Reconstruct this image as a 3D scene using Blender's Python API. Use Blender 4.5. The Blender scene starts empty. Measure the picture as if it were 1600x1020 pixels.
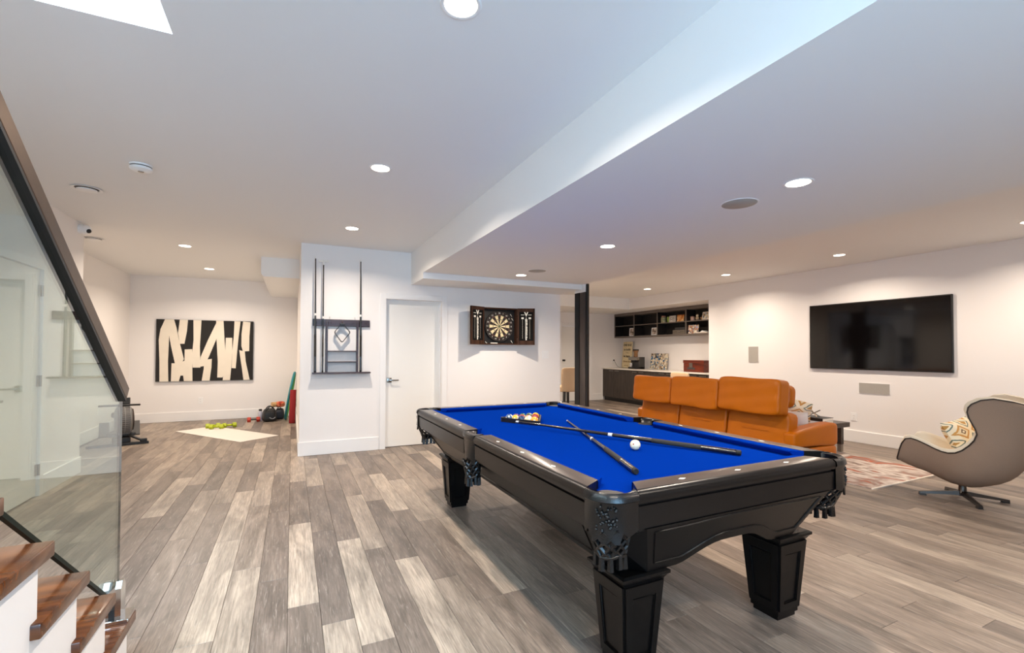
import bpy, bmesh, math, random
from mathutils import Vector, Matrix, Euler
rnd = random.Random(7)
SC = bpy.context.scene
COL = SC.collection
PI = math.pi

# ------------------------------------------------------------------ camera
cd = bpy.data.cameras.new('camera'); cam = bpy.data.objects.new('camera', cd); COL.objects.link(cam)
cd.sensor_width = 36.0; cd.lens = 718.6 / 1600 * 36.0; cd.shift_y = 25.77 / 1600; cd.clip_start = 0.02
yaw, pitch, roll = 0.445818, 0.0183813, 0.0032329
fw = Vector((math.sin(yaw), math.cos(yaw), 0)); rt = Vector((math.cos(yaw), -math.sin(yaw), 0)); up = Vector((0, 0, 1))
f2 = fw * math.cos(pitch) + up * math.sin(pitch); u2 = -fw * math.sin(pitch) + up * math.cos(pitch)
r3 = rt * math.cos(roll) + u2 * math.sin(roll); u3 = -rt * math.sin(roll) + u2 * math.cos(roll)
cam.matrix_world = Matrix(((r3.x, u3.x, -f2.x, 0), (r3.y, u3.y, -f2.y, 0), (r3.z, u3.z, -f2.z, 1.32), (0, 0, 0, 1)))
SC.camera = cam

# ------------------------------------------------------------------ light, sky, exposure
SC.view_settings.view_transform = 'Standard'; SC.view_settings.look = 'None'
SC.view_settings.gamma = 1.0; SC.view_settings.use_curve_mapping = False
SC.view_settings.exposure = 0.03
SC.cycles.max_bounces = 10; SC.cycles.diffuse_bounces = 6; SC.cycles.glossy_bounces = 5
SC.cycles.transparent_max_bounces = 12; SC.cycles.caustics_reflective = False; SC.cycles.caustics_refractive = False
SC.cycles.sample_clamp_indirect = 6.0
SC.cycles.use_denoising = True
W = bpy.data.worlds.new('sky'); SC.world = W; W.use_nodes = True
bg = W.node_tree.nodes['Background']; bg.inputs[0].default_value = (0.50, 0.72, 1.0, 1); bg.inputs[1].default_value = 1.5

LAMP_COL = (1.0, 0.85, 0.70)
LAMP_W = 25.0
def area_light(name, loc, rot, sx, sy, power, col, spread=PI):
    l = bpy.data.lights.new(name, 'AREA'); l.shape = 'RECTANGLE'; l.size = sx; l.size_y = sy
    l.energy = power; l.color = col; l.spread = spread
    o = bpy.data.objects.new(name, l); COL.objects.link(o); o.location = loc; o.rotation_euler = rot
    return o
# daylight through the glazed wall behind the camera, and down the stairwell
area_light('window_daylight', (0.5, -1.85, 1.45), (PI / 2, 0, 0), 1.9, 2.1, 135, (0.36, 0.68, 1.0))
area_light('stairwell_daylight', (-1.27, 0.2, 5.2), (0, 0, 0), 1.4, 3.6, 420, (0.62, 0.82, 1.0))

# ------------------------------------------------------------------ materials
def srgb(h):
    if isinstance(h, str):
        h = h.lstrip('#'); c = [int(h[i:i + 2], 16) / 255 for i in (0, 2, 4)]
    else:
        c = [v / 255 for v in h]
    return tuple((v / 12.92 if v <= 0.04045 else ((v + 0.055) / 1.055) ** 2.4) for v in c) + (1,)
MATS = {}
class NT:
    def __init__(s, name):
        s.m = bpy.data.materials.new(name); s.m.use_nodes = True
        s.t = s.m.node_tree; s.b = s.t.nodes['Principled BSDF']; s.out = s.t.nodes['Material Output']
    def n(s, typ, **kw):
        nd = s.t.nodes.new(typ)
        for k, v in kw.items():
            if k.startswith('i_'):
                key = k[2:]; key = int(key) if key.isdigit() else key.replace('_', ' ')
                nd.inputs[key].default_value = v
            else: setattr(nd, k, v)
        return nd
    def l(s, a, ao, b, bi): s.t.links.new(a.outputs[ao], b.inputs[bi])
def mat(name, col, rough=0.5, metal=0.0, spec=0.5, noise=0.0, nscale=20.0, bump=0.0, bscale=200.0, coat=0.0, sheen=0.0, stretch=(1, 1, 1)):
    if name in MATS: return MATS[name]
    k = NT(name); b = k.b
    c = srgb(col)
    b.inputs['Base Color'].default_value = c; b.inputs['Roughness'].default_value = rough
    b.inputs['Metallic'].default_value = metal; b.inputs['Specular IOR Level'].default_value = spec
    if coat: b.inputs['Coat Weight'].default_value = coat; b.inputs['Coat Roughness'].default_value = 0.15
    if sheen: b.inputs['Sheen Weight'].default_value = sheen
    if noise or bump:
        tc = k.n('ShaderNodeTexCoord'); mp = k.n('ShaderNodeMapping'); mp.inputs['Scale'].default_value = stretch
        k.l(tc, 'Object', mp, 'Vector')
    if noise:
        nz = k.n('ShaderNodeTexNoise', i_Scale=nscale, i_Detail=5.0)
        k.l(mp, 0, nz, 'Vector')
        mr = k.n('ShaderNodeMapRange', i_3=1 - noise, i_4=1 + noise); k.l(nz, 'Fac', mr, 0)
        mx = k.n('ShaderNodeVectorMath', operation='SCALE'); mx.inputs[0].default_value = c[:3]; k.l(mr, 0, mx, 'Scale')
        k.l(mx, 0, b, 'Base Color')
    if bump:
        n2 = k.n('ShaderNodeTexNoise', i_Scale=bscale, i_Detail=4.0); k.l(mp, 0, n2, 'Vector')
        bp = k.n('ShaderNodeBump', i_Strength=bump, i_Distance=0.004); k.l(n2, 'Fac', bp, 'Height'); k.l(bp, 0, b, 'Normal')
    MATS[name] = k.m
    return k.m
def emis(name, col, strength):
    k = NT(name); k.b.inputs['Base Color'].default_value = srgb(col)
    k.b.inputs['Emission Color'].default_value = srgb(col); k.b.inputs['Emission Strength'].default_value = strength
    MATS[name] = k.m; return k.m
def wood(name, dark, light, scale=6.0, axis=0, rough=0.35, coat=0.0):
    k = NT(name); b = k.b
    tc = k.n('ShaderNodeTexCoord'); mp = k.n('ShaderNodeMapping')
    s = [scale * 6, scale * 6, scale * 6]; s[axis] = scale * 0.5; mp.inputs['Scale'].default_value = s
    k.l(tc, 'Object', mp, 'Vector')
    nz = k.n('ShaderNodeTexNoise', i_Scale=1.0, i_Detail=6.0, i_Distortion=0.6); k.l(mp, 0, nz, 'Vector')
    rp = k.n('ShaderNodeValToRGB'); rp.color_ramp.elements[0].color = srgb(dark); rp.color_ramp.elements[1].color = srgb(light)
    rp.color_ramp.elements[0].position = 0.3; rp.color_ramp.elements[1].position = 0.7
    k.l(nz, 'Fac', rp, 'Fac'); k.l(rp, 'Color', b, 'Base Color')
    b.inputs['Roughness'].default_value = rough
    if coat: b.inputs['Coat Weight'].default_value = coat; b.inputs['Coat Roughness'].default_value = 0.1
    bp = k.n('ShaderNodeBump', i_Strength=0.15, i_Distance=0.002); k.l(nz, 'Fac', bp, 'Height'); k.l(bp, 0, b, 'Normal')
    MATS[name] = k.m; return k.m
def plank_mat(name, attr=False):
    k = NT(name); b = k.b
    ge = k.n('ShaderNodeNewGeometry')
    if attr:
        at = k.n('ShaderNodeAttribute', attribute_name='tone'); tone = (at, 'Color'); rsrc = (at, 'Fac')
    else:
        oi = k.n('ShaderNodeObjectInfo'); tone = (oi, 'Color'); rsrc = (oi, 'Random')
    off = k.n('ShaderNodeVectorMath', operation='SCALE'); off.inputs[0].default_value = (17.3, 31.1, 9.7); k.l(rsrc[0], rsrc[1], off, 'Scale')
    ad = k.n('ShaderNodeVectorMath', operation='ADD'); k.l(ge, 'Position', ad, 0); k.l(off, 0, ad, 1)
    def band(sx, sy, det, dist):
        mp = k.n('ShaderNodeMapping'); mp.inputs['Scale'].default_value = (sx, sy, 1); k.l(ad, 0, mp, 'Vector')
        nz = k.n('ShaderNodeTexNoise', i_Scale=1.0, i_Detail=det, i_Distortion=dist, i_Roughness=0.6); k.l(mp, 0, nz, 'Vector'); return nz
    big = band(9, 1.6, 4, 0.8); fine = band(120, 6, 5, 0.4); cer = band(95, 7, 6, 1.2)
    def rng(nd, a, c2, lo, hi):
        mr = k.n('ShaderNodeMapRange', i_1=a, i_2=c2, i_3=lo, i_4=hi); k.l(nd, 'Fac', mr, 0); return mr
    m1 = rng(big, 0.32, 0.68, 0.62, 1.30); m2 = rng(fine, 0.32, 0.68, 0.66, 1.30)
    mm = k.n('ShaderNodeMath', operation='MULTIPLY'); k.l(m1, 0, mm, 0); k.l(m2, 0, mm, 1)
    sc = k.n('ShaderNodeVectorMath', operation='SCALE'); k.l(tone[0], tone[1], sc, 0); k.l(mm, 0, sc, 'Scale')
    wht = rng(cer, 0.56, 0.72, 0.0, 0.28)
    mx = k.n('ShaderNodeMix', data_type='RGBA'); k.l(wht, 0, mx, 'Factor'); k.l(sc, 0, mx, 6); mx.inputs[7].default_value = srgb('#d3c8ba')
    k.l(mx, 2, b, 'Base Color')
    mr = rng(fine, 0.3, 0.7, 0.36, 0.50); k.l(mr, 0, b, 'Roughness'); b.inputs['Specular IOR Level'].default_value = 0.45
    bp = k.n('ShaderNodeBump', i_Strength=0.12, i_Distance=0.002); k.l(fine, 'Fac', bp, 'Height'); k.l(bp, 0, b, 'Normal')
    MATS[name] = k.m; return k.m
def glass_mat(name, tint, refl=1.0):
    k = NT(name); t = k.t; t.nodes.remove(k.b)
    tr = k.n('ShaderNodeBsdfTransparent'); tr.inputs[0].default_value = tint
    gl = k.n('ShaderNodeBsdfGlossy', i_Roughness=0.0); gl.inputs[0].default_value = (1, 1, 1, 1)
    fr = k.n('ShaderNodeFresnel', i_IOR=1.5); ge = k.n('ShaderNodeNewGeometry'); io = k.n('ShaderNodeMapRange', i_3=1.5, i_4=1 / 1.5); k.l(ge, 'Backfacing', io, 0); k.l(io, 0, fr, 'IOR'); m = k.n('ShaderNodeMath', operation='MULTIPLY'); m.inputs[1].default_value = refl
    mx = k.n('ShaderNodeMixShader'); k.l(fr, 0, m, 0); k.l(m, 0, mx, 0); k.l(tr, 0, mx, 1); k.l(gl, 0, mx, 2); k.l(mx, 0, k.out, 0)
    MATS[name] = k.m; return k.m
def ramp_noise(name, cols, scale=6.0, rough=0.8, detail=3.0, voronoi=False, coord='Object', stretch=(1, 1, 1), dist=0.0, const=False):
    k = NT(name); b = k.b
    tc = k.n('ShaderNodeTexCoord'); mp = k.n('ShaderNodeMapping'); mp.inputs['Scale'].default_value = stretch
    k.l(tc, coord, mp, 'Vector')
    if voronoi:
        nz = k.n('ShaderNodeTexVoronoi', i_Scale=scale); src = (nz, 'Color')
    else:
        nz = k.n('ShaderNodeTexNoise', i_Scale=scale, i_Detail=detail, i_Distortion=dist); src = (nz, 'Fac')
    k.l(mp, 0, nz, 'Vector')
    rp = k.n('ShaderNodeValToRGB'); cr = rp.color_ramp
    if const: cr.interpolation = 'CONSTANT'
    n = len(cols)
    for i, c in enumerate(cols):
        p = (i / n if const or voronoi else 0.3 + 0.4 * i / (n - 1))
        e = cr.elements[i] if i < 2 else cr.elements.new(p)
        e.position = p; e.color = srgb(c)
    k.l(src[0], src[1], rp, 'Fac'); k.l(rp, 'Color', b, 'Base Color'); b.inputs['Roughness'].default_value = rough
    MATS[name] = k.m; return k.m

M_WALL = mat('wall_paint', '#efebe8', 0.6, spec=0.3, bump=0.03, bscale=300)
M_CEIL = mat('ceiling_paint', '#eeeeed', 0.7, spec=0.2)
M_TRIM = mat('trim_paint', '#f0eeec', 0.35, spec=0.4)
M_DOOR = mat('door_paint', '#efece6', 0.38, spec=0.4)
M_GAP = mat('floor_gap', '#4a4038', 0.9)
M_PLANK = plank_mat('plank_vinyl'); M_PLANKA = plank_mat('plank_vinyl_far', True)
M_BLACKW = mat('black_wood', '#090808', 0.33, spec=0.25, noise=0.12, nscale=30)
M_RAILW = mat('rail_wood', '#110e0d', 0.28, spec=0.35, noise=0.12, nscale=25)
M_RAILSHEEN = mat('rail_wood_sheen', '#463b34', 0.30, spec=0.5, noise=0.12, nscale=25, coat=0.35)  # rail wood in a lighter colour: reflected sheen painted into the upper faces
M_CLOTH = mat('blue_cloth', '#032a84', 1.0, spec=0.0, noise=0.06, nscale=160, bump=0.05, bscale=900)
M_LEATH = mat('black_leather', '#0b0b0c', 0.26, spec=0.5, bump=0.2, bscale=160)
M_PEARL = mat('sight_pearl', '#e4e0d8', 0.3)
M_ORANGE = mat('orange_leather', '#b45f05', 0.40, spec=0.22, noise=0.08, nscale=7, bump=0.08, bscale=70)
M_STEEL = mat('brushed_steel', '#9a958e', 0.28, metal=1.0)
M_CHROME = mat('chrome', '#d5d8da', 0.12, metal=1.0)
M_BRONZE = mat('bronze_rail', '#6b5a4c', 0.34, metal=0.9, noise=0.12, nscale=30, stretch=(1, 1, 1))
M_BLACK = mat('black_plastic', '#131212', 0.45)
M_DKGREY = mat('dark_grey', '#3a3837', 0.5)
M_WHITE = mat('white_plastic', '#f1f0ee', 0.4)
M_TREAD = wood('walnut_tread', '#3a1c0e', '#75431f', 5, 0, 0.25, 0.3)
M_RACK = wood('mahogany', '#2a1411', '#432420', 5, 0, 0.35)
M_CAB = wood('dark_oak', '#2b2420', '#463c35', 5, 2, 0.5)
M_CABIN = mat('cabinet_inside', '#211c19', 0.6)
M_CABFR = mat('cabinet_frame', '#6a6058', 0.5)
M_QUARTZ = mat('quartz', '#e6dfd6', 0.25)
M_GLASS = glass_mat('stair_glass', (0.80, 0.88, 0.855, 1), 1.15)
M_GEDGE = mat('glass_edge', '#061a15', 0.5, spec=0.2)
M_CREAM = mat('cream_boucle', '#e6dac4', 0.9, bump=0.2, bscale=120, sheen=0.2)
M_TAUPE = mat('taupe_weave', '#937c6a', 0.9, noise=0.14, nscale=120, stretch=(1, 1, 5), bump=0.15, bscale=400)
M_PIPING = mat('dark_piping', '#2b1f18', 0.6)
M_COLUMN = wood('column_wood', '#2c2320', '#4a3f39', 3, 2, 0.5)
M_LENS = emis('lamp_lens', '#fff0dc', 14.0)
M_SCREEN = mat('screen_glass', '#050405', 0.08, spec=0.5)
M_GRILLE = mat('speaker_grille', '#a9a49c', 0.6, noise=0.12, nscale=300)
M_GUN = mat('gunmetal', '#4d4946', 0.36, metal=1.0)
M_BEIGE = mat('beige_linen', '#c9ae8e', 0.9)
M_IVORY = mat('ivory', '#efe3c4', 0.2, coat=0.3)

# ------------------------------------------------------------------ mesh helpers
class MB:
    """collects shapes and links them as ONE mesh object"""
    def __init__(s): s.v = []; s.f = []; s.mi = []; s.cur = 0; s.sm = []; s.smooth = False
    def add(s, vs, fs, M=None):
        o = len(s.v)
        s.v += [tuple(M @ Vector(v)) if M else tuple(v) for v in vs]
        for f in fs: s.f.append([i + o for i in f]); s.mi.append(s.cur); s.sm.append(s.smooth)
        return s
    def box(s, c, d, M=None, ch=0.0):
        x, y, z = c; a, b, h = d[0] / 2, d[1] / 2, d[2] / 2
        if ch <= 0:
            vs = [(x + i * a, y + j * b, z + k * h) for k in (-1, 1) for j in (-1, 1) for i in (-1, 1)]
            fs = [(0, 2, 3, 1), (4, 5, 7, 6), (0, 1, 5, 4), (2, 6, 7, 3), (0, 4, 6, 2), (1, 3, 7, 5)]
            return s.add(vs, fs, M)
        bm = bmesh.new(); bmesh.ops.create_cube(bm, size=1)
        for v in bm.verts: v.co = Vector((v.co.x * d[0], v.co.y * d[1], v.co.z * d[2]))
        bmesh.ops.bevel(bm, geom=bm.edges[:], offset=ch, segments=2, affect='EDGES', profile=0.5)
        for v in bm.verts: v.co += Vector(c)
        bm.verts.index_update()
        vs = [v.co[:] for v in bm.verts]; fs = [[v.index for v in f.verts] for f in bm.faces]; bm.free()
        return s.add(vs, fs, M)
    def b2(s, x0, x1, y0, y1, z0, z1, ch=0.0, M=None):
        return s.box(((x0 + x1) / 2, (y0 + y1) / 2, (z0 + z1) / 2), (abs(x1 - x0), abs(y1 - y0), abs(z1 - z0)), M, ch)
    def prism(s, poly, h0, h1, M=None):
        """poly in xy extruded along z"""
        n = len(poly); vs = [(p[0], p[1], h0) for p in poly] + [(p[0], p[1], h1) for p in poly]
        fs = [list(range(n))[::-1], list(range(n, 2 * n))] + [(i, (i + 1) % n, n + (i + 1) % n, n + i) for i in range(n)]
        return s.add(vs, fs, M)
    def lathe(s, prof, n=24, M=None, cap=True):
        vs = []; fs = []; m = len(prof)
        for r, z in prof:
            for i in range(n): a = 2 * PI * i / n; vs.append((r * math.cos(a), r * math.sin(a), z))
        for j in range(m - 1):
            for i in range(n): fs.append((j * n + i, j * n + (i + 1) % n, (j + 1) * n + (i + 1) % n, (j + 1) * n + i))
        if cap:
            if prof[0][0] > 1e-6: fs.append(list(range(n))[::-1])
            if prof[-1][0] > 1e-6: fs.append([(m - 1) * n + i for i in range(n)])
        return s.add(vs, fs, M)
    def loft(s, rings, closed=True, cap=True, M=None, loop=False):
        n = len(rings[0]); vs = [p for r in rings for p in r]; fs = []
        m = len(rings)
        for j in range(m if loop else m - 1):
            k = (j + 1) % m
            for i in range(n if closed else n - 1):
                fs.append((j * n + i, j * n + (i + 1) % n, k * n + (i + 1) % n, k * n + i))
        if cap and closed and not loop: fs.append(list(range(n))[::-1]); fs.append([(m - 1) * n + i for i in range(n)])
        return s.add(vs, fs, M)
    def tube(s, path, r, n=8, loop=False, M=None):
        P = [Vector(p) for p in path]; rings = []; m = len(P)
        rr = r if isinstance(r, (list, tuple)) else [r] * m
        nrm = None
        for i in range(m):
            a = P[(i - 1) % m] if (loop or i > 0) else P[i]; b = P[(i + 1) % m] if (loop or i < m - 1) else P[i]
            t = (b - a).normalized()
            if nrm is None:
                nrm = t.orthogonal().normalized()
            nrm = (nrm - t * nrm.dot(t))
            if nrm.length < 1e-6: nrm = t.orthogonal()
            nrm.normalize(); bn = t.cross(nrm)
            rings.append([tuple(P[i] + (nrm * math.cos(2 * PI * k / n) + bn * math.sin(2 * PI * k / n)) * rr[i]) for k in range(n)])
        return s.loft(rings, loop=loop, M=M)
    def sphere(s, c, r, n=16, m=10, sc=(1, 1, 1)):
        vs = [(c[0], c[1], c[2] - r * sc[2])]; fs = []
        for j in range(1, m):
            ph = -PI / 2 + PI * j / m
            for i in range(n):
                a = 2 * PI * i / n; vs.append((c[0] + r * sc[0] * math.cos(ph) * math.cos(a), c[1] + r * sc[1] * math.cos(ph) * math.sin(a), c[2] + r * sc[2] * math.sin(ph)))
        vs.append((c[0], c[1], c[2] + r * sc[2])); L = len(vs) - 1
        for i in range(n): fs.append((0, 1 + (i + 1) % n, 1 + i)); fs.append((L, 1 + (m - 2) * n + i, 1 + (m - 2) * n + (i + 1) % n))
        for j in range(m - 2):
            for i in range(n): fs.append((1 + j * n + i, 1 + j * n + (i + 1) % n, 1 + (j + 1) * n + (i + 1) % n, 1 + (j + 1) * n + i))
        return s.add(vs, fs)
    def super(s, c, d, e=6.0, n=10, M=None, fn=None):
        """superquadric rounded cushion of full size d centred at c; fn deforms unit coords"""
        idx = {}; vs = []; fs = []
        def vid(p):
            key = tuple(round(q, 5) for q in p)
            if key not in idx:
                idx[key] = len(vs)
                x, y, z = p; k = (abs(x) ** e + abs(y) ** e + abs(z) ** e) ** (1 / e)
                q = Vector((x / k, y / k, z / k))
                if fn: q = fn(q)
                vs.append((c[0] + q.x * d[0] / 2, c[1] + q.y * d[1] / 2, c[2] + q.z * d[2] / 2))
            return idx[key]
        g = [-1 + 2 * i / n for i in range(n + 1)]
        for ax in range(3):
            for sg in (-1, 1):
                for i in range(n):
                    for j in range(n):
                        q = []
                        for (a, b) in ((g[i], g[j]), (g[i + 1], g[j]), (g[i + 1], g[j + 1]), (g[i], g[j + 1])):
                            p = [0, 0, 0]; p[ax] = sg; p[(ax + 1) % 3] = a; p[(ax + 2) % 3] = b; q.append(vid(p))
                        fs.append(q if sg > 0 else q[::-1])
        return s.add(vs, fs, M)
    def build(s, name, mats, parent=None, smooth=None, loc=None):
        me = bpy.data.meshes.new(name); me.from_pydata(s.v, [], s.f)
        if not isinstance(mats, (list, tuple)): mats = [mats]
        for m in mats: me.materials.append(m)
        me.polygons.foreach_set('material_index', s.mi)
        sm = s.sm if smooth is None else [smooth] * len(s.f)
        me.polygons.foreach_set('use_smooth', sm); me.update()
        o = bpy.data.objects.new(name, me); COL.objects.link(o)
        if parent: o.parent = parent
        if loc: o.location = loc
        return o
def autosmooth(o, ang=40):
    me = o.data
    me.polygons.foreach_set('use_smooth', [True] * len(me.polygons))
    bm = bmesh.new(); bm.from_mesh(me); a = math.radians(ang)
    bmesh.ops.recalc_face_normals(bm, faces=bm.faces[:])
    for e in bm.edges: e.smooth = not (len(e.link_faces) == 2 and e.calc_face_angle(0) > a)
    bm.to_mesh(me); bm.free(); return o
def T(x=0, y=0, z=0): return Matrix.Translation((x, y, z))
def RX(a): return Matrix.Rotation(a, 4, 'X')
def RY(a): return Matrix.Rotation(a, 4, 'Y')
def RZ(a): return Matrix.Rotation(a, 4, 'Z')
def thing(name, label, cat, loc=(0, 0, 0), rz=0.0, group=None):
    o = bpy.data.objects.new(name, None); COL.objects.link(o); o.empty_display_size = 0.1
    o.location = loc; o.rotation_euler = (0, 0, rz); o['label'] = label; o['category'] = cat
    if group: o['group'] = group
    return o
def tag(o, label, cat, group=None):
    o['label'] = label; o['category'] = cat
    if group: o['group'] = group
    return o
def struct(mb, name, m, parent=None, smooth=None):
    o = mb.build(name, m, parent, smooth)
    if parent is None: o['kind'] = 'structure'
    return o
def dup(root, loc=None, rz=None, label=None, group=None):
    r = root.copy(); COL.objects.link(r)
    if loc is not None: r.location = loc
    if rz is not None: r.rotation_euler = (0, 0, rz)
    if label: r['label'] = label
    if group: r['group'] = group
    for ch in list(root.children):
        c = ch.copy(); COL.objects.link(c); c.parent = r
        for g in list(ch.children):
            d = g.copy(); COL.objects.link(d); d.parent = c
    return r
def text_mesh(name, txt, size, M, m, parent=None, extrude=0.0006, bold=0.0, align='CENTER'):
    cu = bpy.data.curves.new(name, 'FONT'); cu.body = txt; cu.size = size; cu.extrude = extrude; cu.offset = bold
    cu.align_x = align; cu.align_y = 'CENTER'; cu.resolution_u = 2
    o = bpy.data.objects.new(name, cu); COL.objects.link(o)
    dg = bpy.context.evaluated_depsgraph_get(); me = bpy.data.meshes.new_from_object(o.evaluated_get(dg))
    COL.objects.unlink(o); bpy.data.objects.remove(o)
    me.transform(M); me.materials.clear(); me.materials.append(m)
    q = bpy.data.objects.new(name, me); COL.objects.link(q)
    if parent: q.parent = parent
    return q
# frame whose x runs along world +X, y up, normal towards -Y (for things hung on a wall that faces the camera)
def wallM(x, y, z): return Matrix(((1, 0, 0, x), (0, 0, -1, y), (0, 1, 0, z), (0, 0, 0, 1)))
# frame on a wall facing -X: x runs along -Y, y up, normal towards -X
def wallXM(x, y, z): return Matrix(((0, 0, -1, x), (-1, 0, 0, y), (0, 1, 0, z), (0, 0, 0, 1)))
#@@SHELL
# ================================================================== ROOM SHELL
ZC, ZS, ZS2, ZR = 2.683, 2.316, 2.24, 2.635      # main ceiling, soffit, its lower lip, raised strip
XB, XS, XT, XL, XG = 1.483, 3.905, 7.516, -2.063, -2.64
YC, YA = 6.361, 10.40
struct(MB().b2(-2.9, 8.6, -3.2, 10.6, -0.12, -0.008), 'floor', M_GAP); FLOOR = bpy.data.objects['floor']
m = MB()
m.b2(-0.48, XB, -3.2, 2.4, ZC, ZC + .12); m.b2(-2.9, XB, 2.4, YC + .06, ZC, ZC + .12); m.b2(-2.9, 0.16, YC + .06, 10.6, ZC, ZC + .12)
m.b2(-2.9, -2.063, -3.2, 2.4, ZC, ZC + .12)
struct(m, 'ceiling', M_CEIL)
struct(MB().b2(XS, 8.6, -3.2, 10.6, ZR, ZR + .15), 'ceiling', M_CEIL)
struct(MB().b2(XB, XS, -3.2, 5.71, ZS, ZC + .12), 'soffit_beam', M_CEIL)
struct(MB().b2(XB, XS, 5.71, YC, ZS2, ZC + .12), 'soffit_beam', M_CEIL)
struct(MB().b2(XS + .02, 8.6, 9.0, YA, 2.368, ZR), 'soffit_beam', M_CEIL)
# rounded duct boxing in the gym corner
m = MB(); y0, y1 = 7.575, YA; x0, x1 = -0.42, 0.10
pr = [(x1, ZC)] + [(x0, ZC)] + [(x0, 2.46)] + [(x0 + .06 * (1 - math.cos(a)), 2.46 - .06 * math.sin(a)) for a in [PI / 8 * k for k in range(1, 5)]] + [(x1, 2.40)]
m.prism([(p[0], p[1]) for p in pr], 0, y1 - y0, Matrix(((1, 0, 0, 0), (0, 0, 1, y0), (0, 1, 0, 0), (0, 0, 0, 1))))
struct(m, 'soffit_beam', M_CEIL)
# walls
DL0, DL1 = 4.73, 5.605
m = MB(); m.b2(XL - .15, XL, -3.2, DL0, 0, ZC); m.b2(XL - .15, XL, DL1, 6.52, 0, ZC); m.b2(XL - .15, XL, DL0, DL1, 2.05, ZC); m.b2(XG, XL - .15, 6.40, 6.52, 0, ZC)
struct(m, 'wall_left', M_WALL)
struct(MB().b2(XG - .12, XG, 6.40, YA + .12, 0, ZC), 'wall_left', M_WALL)
m = MB(); D30, D31 = 6.42, 7.30
m.b2(XG, D30, YA, YA + .12, 0, ZC); m.b2(D31, 8.6, YA, YA + .12, 0, ZC); m.b2(D30, D31, YA, YA + .12, 2.0, ZC)
struct(m, 'wall_back', M_WALL)
m = MB(); C0, C1, CZ = 1.144, 1.925, 2.03; XE = 3.90
m.b2(.09, C0, YC, YC + .13, 0, ZC); m.b2(C1, XE, YC, YC + .13, 0, ZC); m.b2(C0, C1, YC, YC + .13, CZ, ZC)
m.b2(.09, .21, YC + .13, YA, 0, ZC); m.b2(3.75, XE, YC + .13, YA, 0, ZC)
struct(m, 'wall_center', M_WALL)
m = MB(); m.b2(XT, XT + .12, -3.2, 6.60, 0, ZR); m.b2(XT, 8.6, 6.60, 9.0, 2.371, ZR); m.b2(8.45, 8.6, 6.60, YA, 0, 2.371); m.b2(XT + .12, 8.6, 6.48, 6.60, 0, ZR)
struct(m, 'wall_right', M_WALL)
m = MB(); m.b2(-.6, -.45, -3.2, -1.86, 0, ZC); m.b2(-2.9, -.6, -3.2, -3.1, 0, ZC); m.b2(1.45, 8.6, -2.0, -1.86, 0, ZC); m.b2(-.45, 1.45, -2.0, -1.86, 2.5, ZC); m.b2(-.45, 1.45, -2.0, -1.86, 0, .35)
struct(m, 'wall_front', M_WALL)
m = MB()
for x in (-.45, .5, 1.45): m.b2(x - .03, x + .03, -1.82, -1.78, .35, 2.5)
m.b2(-.45, 1.45, -1.82, -1.78, .31, .37); m.b2(-.45, 1.45, -1.82, -1.78, 2.46, 2.52)
w = struct(m, 'window_1', M_TRIM)
# stairwell shaft above the stair
m = MB(); m.b2(-2.2, -.48, 2.4, 2.5, ZC + .12, 5.4); m.b2(-.48, -.36, -3.2, 2.5, ZC + .12, 5.4); m.b2(-2.2, -2.063, -3.2, 2.4, ZC + .12, 5.4); m.b2(-2.2, -.36, -3.3, -3.2, ZC, 5.4); m.b2(-2.2, -.36, -3.3, 2.5, 5.4, 5.5)
struct(m, 'wall_stairwell', M_WALL)
# baseboards
def bb(name, *boxes):
    m = MB()
    for (x0, x1, y0, y1) in boxes: m.b2(x0, x1, y0, y1, 0, .172, .004)
    struct(m, name, M_TRIM)
bt = .016
bb('baseboard_left', (XL, XL + bt, 2.6, DL0 - .085), (XL, XL + bt, DL1 + .085, 6.52), (XG, XL - .01, 6.52, 6.52 + bt))
bb('baseboard_left', (XG, XG + bt, 6.54, YA))
bb('baseboard_back', (XG + bt, .09, YA - bt, YA), (3.9, D30 - .08, YA - bt, YA), (D31 + .09, 7.73, YA - bt, YA))
bb('baseboard_center', (.09 - bt, C0 - .085, YC - bt, YC), (C1 + .085, XE, YC - bt, YC), (.09 - bt, .09, YC, YA - bt))
bb('baseboard_right', (XT - bt, XT, -3.0, 6.60))
# casings (trim) and doors
def casing_y(name, x0, x1, y, zt, w=.075):
    m = MB(); m.b2(x0 - w, x0, y - .018, y, 0, zt + w, .003); m.b2(x1, x1 + w, y - .018, y, 0, zt + w, .003); m.b2(x0, x1, y - .018, y, zt, zt + w, .003)
    return struct(m, name, M_TRIM)
casing_y('trim_1', C0, C1, YC, CZ)
casing_y('trim_2', D30, D31, YA, 2.0, .085)
m = MB(); w_ = .075
m.b2(XL, XL + .018, DL0 - w_, DL0, 0, 2.05 + w_, .003); m.b2(XL, XL + .018, DL1, DL1 + w_, 0, 2.05 + w_, .003); m.b2(XL, XL + .018, DL0, DL1, 2.05, 2.05 + w_, .003)
struct(m, 'trim_3', M_TRIM)
def lever(parent, M, side):
    m = MB(); m.box((0, 0, .005), (.062, .062, .010), M, .002); m.lathe([(.011, 0), (.011, .05)], 12, M); m.box((side * .055, 0, .052), (.13, .02, .014), M, .004)
    o = m.build('door_handle', M_STEEL, parent); autosmooth(o); return o
d2 = struct(MB().b2(C0 + .004, C1 - .004, YC + .085, YC + .125, .008, CZ - .004), 'door_2', M_DOOR)
lever(d2, wallM(C0 + .065, YC + .085, .92), 1)
jm = MB(); jm.b2(C0, C0 + .012, YC + .06, YC + .085, 0, CZ); jm.b2(C1 - .012, C1, YC + .06, YC + .085, 0, CZ); jm.b2(C0 + .012, C1 - .012, YC + .06, YC + .085, CZ - .012, CZ); jm.build('door_stop', M_TRIM, d2)
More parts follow.
